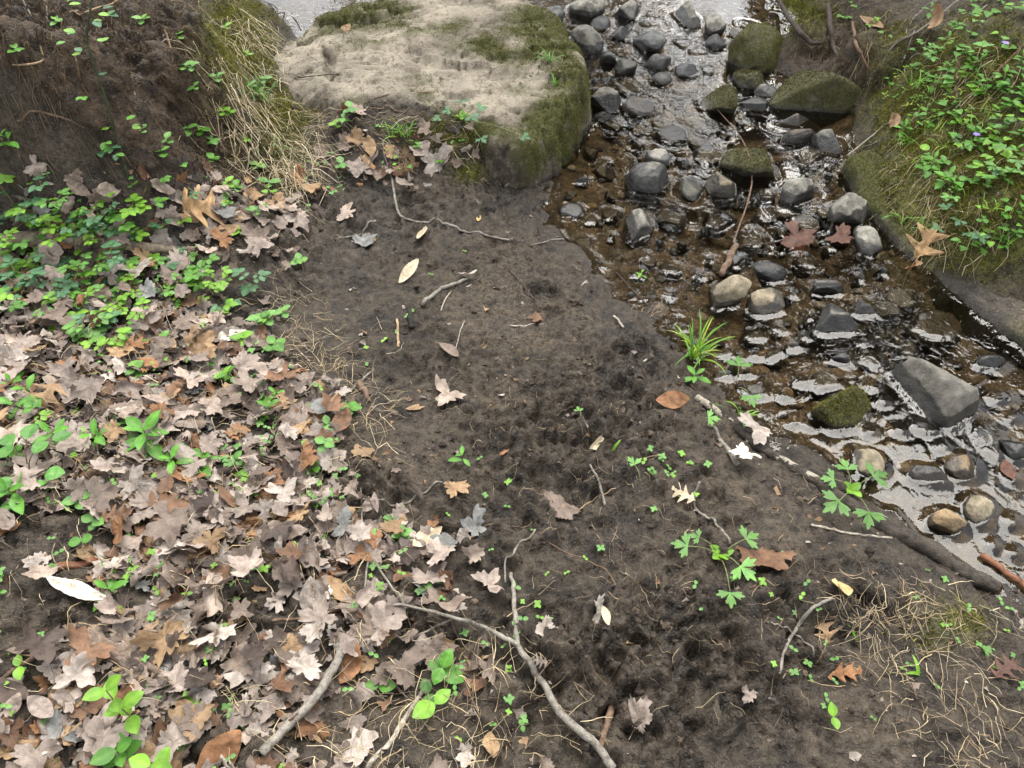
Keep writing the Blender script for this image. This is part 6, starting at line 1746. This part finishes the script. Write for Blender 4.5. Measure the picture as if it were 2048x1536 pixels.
# ------------------------------------------------------------------ dry grass, root hairs, ground moss
STRAW = [(.46, .37, .22), (.38, .29, .165), (.52, .44, .29), (.30, .22, .13)]
def straws(name, label, region, count, L, flow=None, rad=.0009, lift=.018, seed=1, cols=STRAW, cat='dry grass', spread=1.0, base=.003):
    g2 = np.random.default_rng(seed)
    pl = Pile(); made = 0; tries = 0
    while made < count and tries < count * 20:
        tries += 1
        a, b, ru, rv = region[int(g2.integers(len(region)))]
        u, v = g2.normal(a, ru * .5), g2.normal(b, rv * .5)
        if not (-40 < u < 2090 and -60 < v < 1590): continue
        p, n = hit(u, v)
        if p[2] < .006: continue
        ph = g2.uniform(0, 6.28) if flow is None else math.atan2(flow[1], flow[0]) + g2.normal() * .45 * spread
        l = L * g2.uniform(.35, 1.3)
        k = 6
        t = np.linspace(0, 1, k + 1)
        cv_ = g2.normal() * .35; kink = g2.normal() * .9 * (g2.uniform() < .35); kt = g2.uniform(.25, .75)
        aa = ph + cv_ * (t - .5) + kink * (t > kt)
        x = p[0] + np.cumsum(np.cos(aa)) * l / k; y = p[1] + np.cumsum(np.sin(aa)) * l / k
        hz = H(x, y)
        z = np.maximum(hz + .003, np.convolve(np.pad(hz, 2, 'edge'), np.ones(5) / 5, 'valid')) + base + lift * g2.uniform(0, 1) * np.sin(np.pi * (t * g2.uniform(.6, 1.2))) ** 2
        if (z[1:] - z[:-1]).max() > .06: continue
        P = np.stack([x, y, z], 1)
        P += np.stack([f2(t * 4 + made * 1.7, t * 0 + j * 5.0, 2, seed) for j in range(3)], 1) * l * .04
        rk = rad * g2.choice((.5, .7, .9, 1.2, 1.7), p=(.3, .3, .22, .13, .05))
        V, Fc = tube(P, [rk, rk * .85, rk * .5], 4, False, .45)
        pl.add(V, Fc, np.array(cols[int(g2.integers(len(cols)))]) * g2.uniform(.7, 1.15))
        made += 1
    o = link(name, pl.mesh(name, True), MAT['straw'])
    tag(o, label, cat, kind='stuff')
straws('dry_grass', 'pale dry grass hanging over the right flank of the mud bank', [(490, 200, 90, 160), (540, 290, 90, 90), (470, 120, 70, 130), (500, 60, 50, 70), (590, 330, 50, 70)], 520, .13, (.6, -1), .0012, .045, 1, [(.52, .44, .28), (.44, .35, .21), (.58, .50, .35)], spread=1.7)
straws('dry_grass', 'tangled dry grass at the left rim of the bare mud', [(680, 770, 90, 70), (740, 850, 70, 110), (640, 720, 70, 50), (590, 620, 50, 70)], 220, .07, None, .0008, .016, 2, STRAW + [(.24, .19, .12)])
straws('dry_grass', 'straw mat over the mud in the lower right corner', [(1870, 1400, 200, 140), (1800, 1310, 130, 80), (1950, 1480, 130, 90), (1760, 1230, 130, 60), (1900, 1220, 130, 50)], 300, .075, None, .0008, .014, 3, STRAW + [(.24, .19, .12), (.16, .12, .08)])
straws('dry_grass', 'dry straws strewn through the leaf litter', [(300, 1000, 500, 500), (600, 1300, 500, 350), (150, 800, 300, 300), (500, 1000, 300, 300), (900, 1450, 300, 200)], 1050, .06, None, .0008, .03, 4, STRAW + [(.20, .15, .10), (.13, .10, .07)], base=.018)
straws('dry_grass', 'few thin straws and root threads on the bare mud', [(1250, 1150, 420, 420), (1100, 850, 260, 260), (1550, 1150, 300, 250)], 460, .04, None, .0007, .008, 5, [(.34, .26, .16), (.22, .16, .10), (.14, .10, .07)])
straws('dry_grass', 'dry grass on the mossy right bank', [(1830, 360, 90, 120), (1930, 220, 150, 160), (1760, 60, 140, 80), (1900, 440, 120, 80), (1950, 120, 150, 120)], 420, .10, (-.5, -1), .0009, .025, 6, STRAW, spread=1.6)
straws('root_tangle', 'pale tangle of fine roots at the shallow shore above the grass tuft', [(1335, 610, 50, 30), (1360, 590, 40, 20)], 90, .07, (1, .6), .0007, .012, 7, [(.30, .23, .15), (.24, .18, .12)], 'roots')
straws('root_hairs', 'fine dark root hairs matting the bare mud bank', [(150, 180, 240, 220), (300, 130, 200, 180), (100, 80, 200, 120), (380, 280, 120, 70), (1700, 80, 110, 90), (1640, 60, 60, 70)], 1500, .05, (.1, -1), .0009, .016, 8, [(.07, .05, .03), (.11, .08, .045), (.05, .036, .022), (.16, .12, .07)], 'roots', 2.0)
straws('dry_grass', 'dry stems along the front lip of the boulder', [(700, 250, 140, 40), (620, 230, 60, 50), (850, 290, 130, 40)], 150, .09, (1, -.2), .0009, .014, 9)
# moss on the ground
mp = Pile()
for (cnt_, w_, Lm, cols_m, sd) in ((1100000, W_moss, .010, ((.10, .105, .018), (.30, .29, .045)), 3),):
    gm = np.random.default_rng(sd)
    xs = gm.uniform(-1.2, 2.9, cnt_ * 4); ys = gm.uniform(.3, 3.9, cnt_ * 4)
    i = np.clip(np.searchsorted(GX, xs), 0, len(GX) - 1); j = np.clip(np.searchsorted(GY, ys), 0, len(GY) - 1)
    nz_ = f2(xs * 14, ys * 14, 3, 9)
    ok = (gm.uniform(size=len(xs)) < np.clip(w_[j, i] * (.55 + 1.1 * nz_), 0, 1) * .5) & (Z[j, i] > .012)
    xs, ys = xs[ok], ys[ok]
    P = np.stack([xs, ys, H(xs, ys)], 1)
    mp.add(*tufts(P, Nrm(xs, ys), gm, Lm, .0018, 2, .9, cols_m))
    print('MOSS', len(xs))
tag(link('moss', mp.mesh('moss', False), MAT['moss']), 'low yellow-green moss over the banks', 'moss', kind='stuff')
# fuzz of fine roots and dead moss on the bare bank faces
fz = Pile(); gf = np.random.default_rng(41)
wv = (W_bank * near).ravel()
gi = np.nonzero((wv > .5) & (UU.ravel() > -60) & (UU.ravel() < 2100) & (VV.ravel() > -60) & (VV.ravel() < 420))[0]
gi = gf.choice(gi, 34000)
clump = f3(gv[gi] * 16, 3, 3)
gi = gi[clump > -.12]
fz.add(*tufts(gv[gi], nb.reshape(-1, 3)[gi], gf, .012, .0010, 2, 1.4, ((.03, .021, .012), (.20, .145, .08))))
tag(link('root_fuzz', fz.mesh('root_fuzz', False), MAT['soil_bits']), 'brown fuzz of fine roots on the bare bank faces', 'roots', kind='stuff')
# crumbs of soil
cr = Pile(); gc = np.random.default_rng(77)
V0, F0 = ico(1)
X = gc.uniform(-1.2, 1.7, 9000); Y = gc.uniform(.15, 2.5, 9000); zc = H(X, Y); cu, cv = proj(X, Y, zc)
dn = np.clip(.10 + .9 * f2(X * 6, Y * 6, 3, 90) + .5 * blobs(cu, cv, [(1300, 1330, 250, 160, 1), (1120, 850, 150, 90, 1), (545, 1210, 80, 60, 1), (100, 1260, 100, 60, 1)]), 0, 1)
ok = (gc.uniform(size=len(X)) < dn * .45) & (zc > .01)
for x, y, z in zip(X[ok], Y[ok], zc[ok]):
    s = float(np.clip(gc.lognormal(-5.6, .5), .0015, .012))
    V = V0 * (1 + .35 * hash_i(np.arange(len(V0)), np.full(len(V0), int(x * 1e4)), np.full(len(V0), int(y * 1e4)), 3))[:, None] * gc.uniform(.7, 1.2, 3) * s + (x, y, z + s * .25)
    t = gc.uniform()
    cr.add(V, F0, np.array((.022, .016, .012)) * (1 - t) + np.array((.085, .064, .047)) * t)
tag(link('soil_crumbs', cr.mesh('soil_crumbs', False), MAT['soil_bits']), 'crumbs of dark mud scattered over the trampled ground', 'soil', kind='stuff')

# pebbles on the stream bed
for (nm, cnt_, smin, smax) in (('bed_gravel', 1200, .004, .028),):
    pb = Pile(); gp = np.random.default_rng(31)
    X = gp.uniform(-.2, 2.4, cnt_ * 5); Y = gp.uniform(.6, 3.9, cnt_ * 5); zc = H(X, Y)
    ok = np.nonzero((zc < -.012) & (zc > -.12))[0][:cnt_]
    V0, F0 = ico(1)
    for k in ok:
        s = smin * (smax / smin) ** float(gp.uniform()) ** 1.3
        V = V0 * (1 + .2 * f3(V0 * 1.5 + k, 2, 5))[:, None] * np.array((gp.uniform(.7, 1.3), gp.uniform(.7, 1.3), gp.uniform(.4, .8))) * s + (X[k], Y[k], zc[k] + s * .2)
        t = gp.uniform()
        cc = (np.array((.05, .048, .045)), np.array((.14, .105, .065)), np.array((.20, .18, .15)), np.array((.03, .03, .032)))[int(gp.integers(4))] * gp.uniform(.7, 1.2)
        pb.add(V, F0, cc)
    tag(link(nm, pb.mesh(nm), MAT['soil_bits']), 'small gravel on the brown stream bed', 'gravel', kind='stuff')

# ------------------------------------------------------------------ trees beyond the stream, seen only mirrored in it
def tree_mesh(seed, h):
    g2 = np.random.default_rng(seed)
    trunk, limbs = Pile(), Pile()
    P = [np.zeros(3)]; d = np.array((0, 0, 1.0))
    for i in range(9):
        d = d + g2.normal(size=3) * (.06, .06, 0); d /= np.linalg.norm(d); P.append(P[-1] + d * h / 9)
    P = np.array(P); r0 = h * .02
    trunk.add(*tube(catmull(P, 3), [r0, r0 * .8, r0 * .6, r0 * .25], 8))
    tips = []
    def grow(p, d, l, r, lev):
        Q = [p]
        for i in range(5):
            d = d + g2.normal(size=3) * .16 + np.array((0, 0, .05)); d /= np.linalg.norm(d); Q.append(Q[-1] + d * l / 5)
        limbs.add(*tube(np.array(Q), [r, r * .4], 5, False))
        if lev < 2:
            for i in range(5):
                k = int(g2.integers(2, 6)); dd = d + g2.normal(size=3) * .75; dd /= np.linalg.norm(dd)
                grow(Q[k], dd, l * g2.uniform(.4, .65), r * .5, lev + 1)
        else: tips.extend(Q[2:])
    for i in range(10):
        f = g2.uniform(.35, .98); a = g2.uniform(0, 6.28)
        q = P[0] + (P[-1] - P[0]) * f; q[:2] = np.array([np.interp(f * 9, range(10), P[:, k]) for k in (0, 1)])
        grow(q, np.array((math.cos(a), math.sin(a), g2.uniform(.3, .9))) / 1.2, h * .26 * (1.15 - f * .6), r0 * .42, 0)
    tips = np.array(tips)
    lf = Pile()
    cl_ = tips[g2.integers(len(tips), size=60)]
    T = cl_[g2.integers(60, size=2300)] + g2.normal(size=(2300, 3)) * .24
    D = g2.normal(size=T.shape); D /= np.linalg.norm(D, axis=1)[:, None]
    S = np.cross(D, g2.normal(size=T.shape)); S /= np.linalg.norm(S, axis=1)[:, None]
    V = np.stack([T - S * .11, T + D * .18, T + S * .11, T - D * .18], 1).reshape(-1, 3)
    lf.add(V, np.arange(len(V)).reshape(-1, 4), np.array((.05, .07, .025)))
    return trunk.mesh('trunk'), limbs.mesh('limbs'), lf.mesh('crown')
TM = [tree_mesh(3, 9.5), tree_mesh(8, 12), tree_mesh(14, 8)]
TREES = [(1.3, 10.6, 0, 'nearest bare tree beyond the stream bend, mirrored in the middle pool'), (3.4, 11.0, 1, 'tall bare tree up the right bank, mirrored in the calm right pool'), 
         (6.2, 9.6, 2, 'bare tree at the right bank top, mirrored by the bedrock slab'), (-.4, 11.5, 0, 'farther bare tree upstream, mirrored in the far pool'), (2.5, 11.8, 2, 'farther bare tree on the right slope, mirrored near the moss dome'), (8.5, 10.5, 0, 'farthest right bare tree, mirrored in the lower right shallows')]
TREES += [(-3.2, 13, 0, 'far bare tree on the left skyline, mirrored in the rapids'), (-1.4, 12.2, 1, 'far bare tree behind the boulder, mirrored in the upper ripples'), (.9, 13.5, 2, 'far bare tree straight upstream, mirrored in the upper ripples'), (2.6, 14.5, 1, 'far bare tree right of the upstream one, mirrored in the far pool'),
          (4.6, 12.5, 0, 'far bare tree on the right slope, mirrored by the moss-topped round stone'), (6.4, 13.5, 1, 'far bare tree high on the right slope, mirrored by the wide moss dome'), (8.6, 12.5, 2, 'far bare tree at the right skyline, mirrored by the diamond slab'), (1.8, 11.2, 1, 'leaning bare tree upstream, mirrored below the diamond slab')]
for i, (x, y, m_, lab) in enumerate(TREES):
    o = bpy.data.objects.new('bare_tree', None); COL.objects.link(o)
    o.location = (x, y, float(H(x, y)) - .1); o.rotation_euler = (0, 0, i * 1.3)
    link('trunk', TM[m_][0], MAT['bark'], o, color=(.10, .085, .07)); link('limbs', TM[m_][1], MAT['bark'], o, color=(.10, .085, .07)); link('crown', TM[m_][2], MAT['green_many'], o)
    tag(o, lab, 'tree', 'trees beyond the stream')
settle_labels()
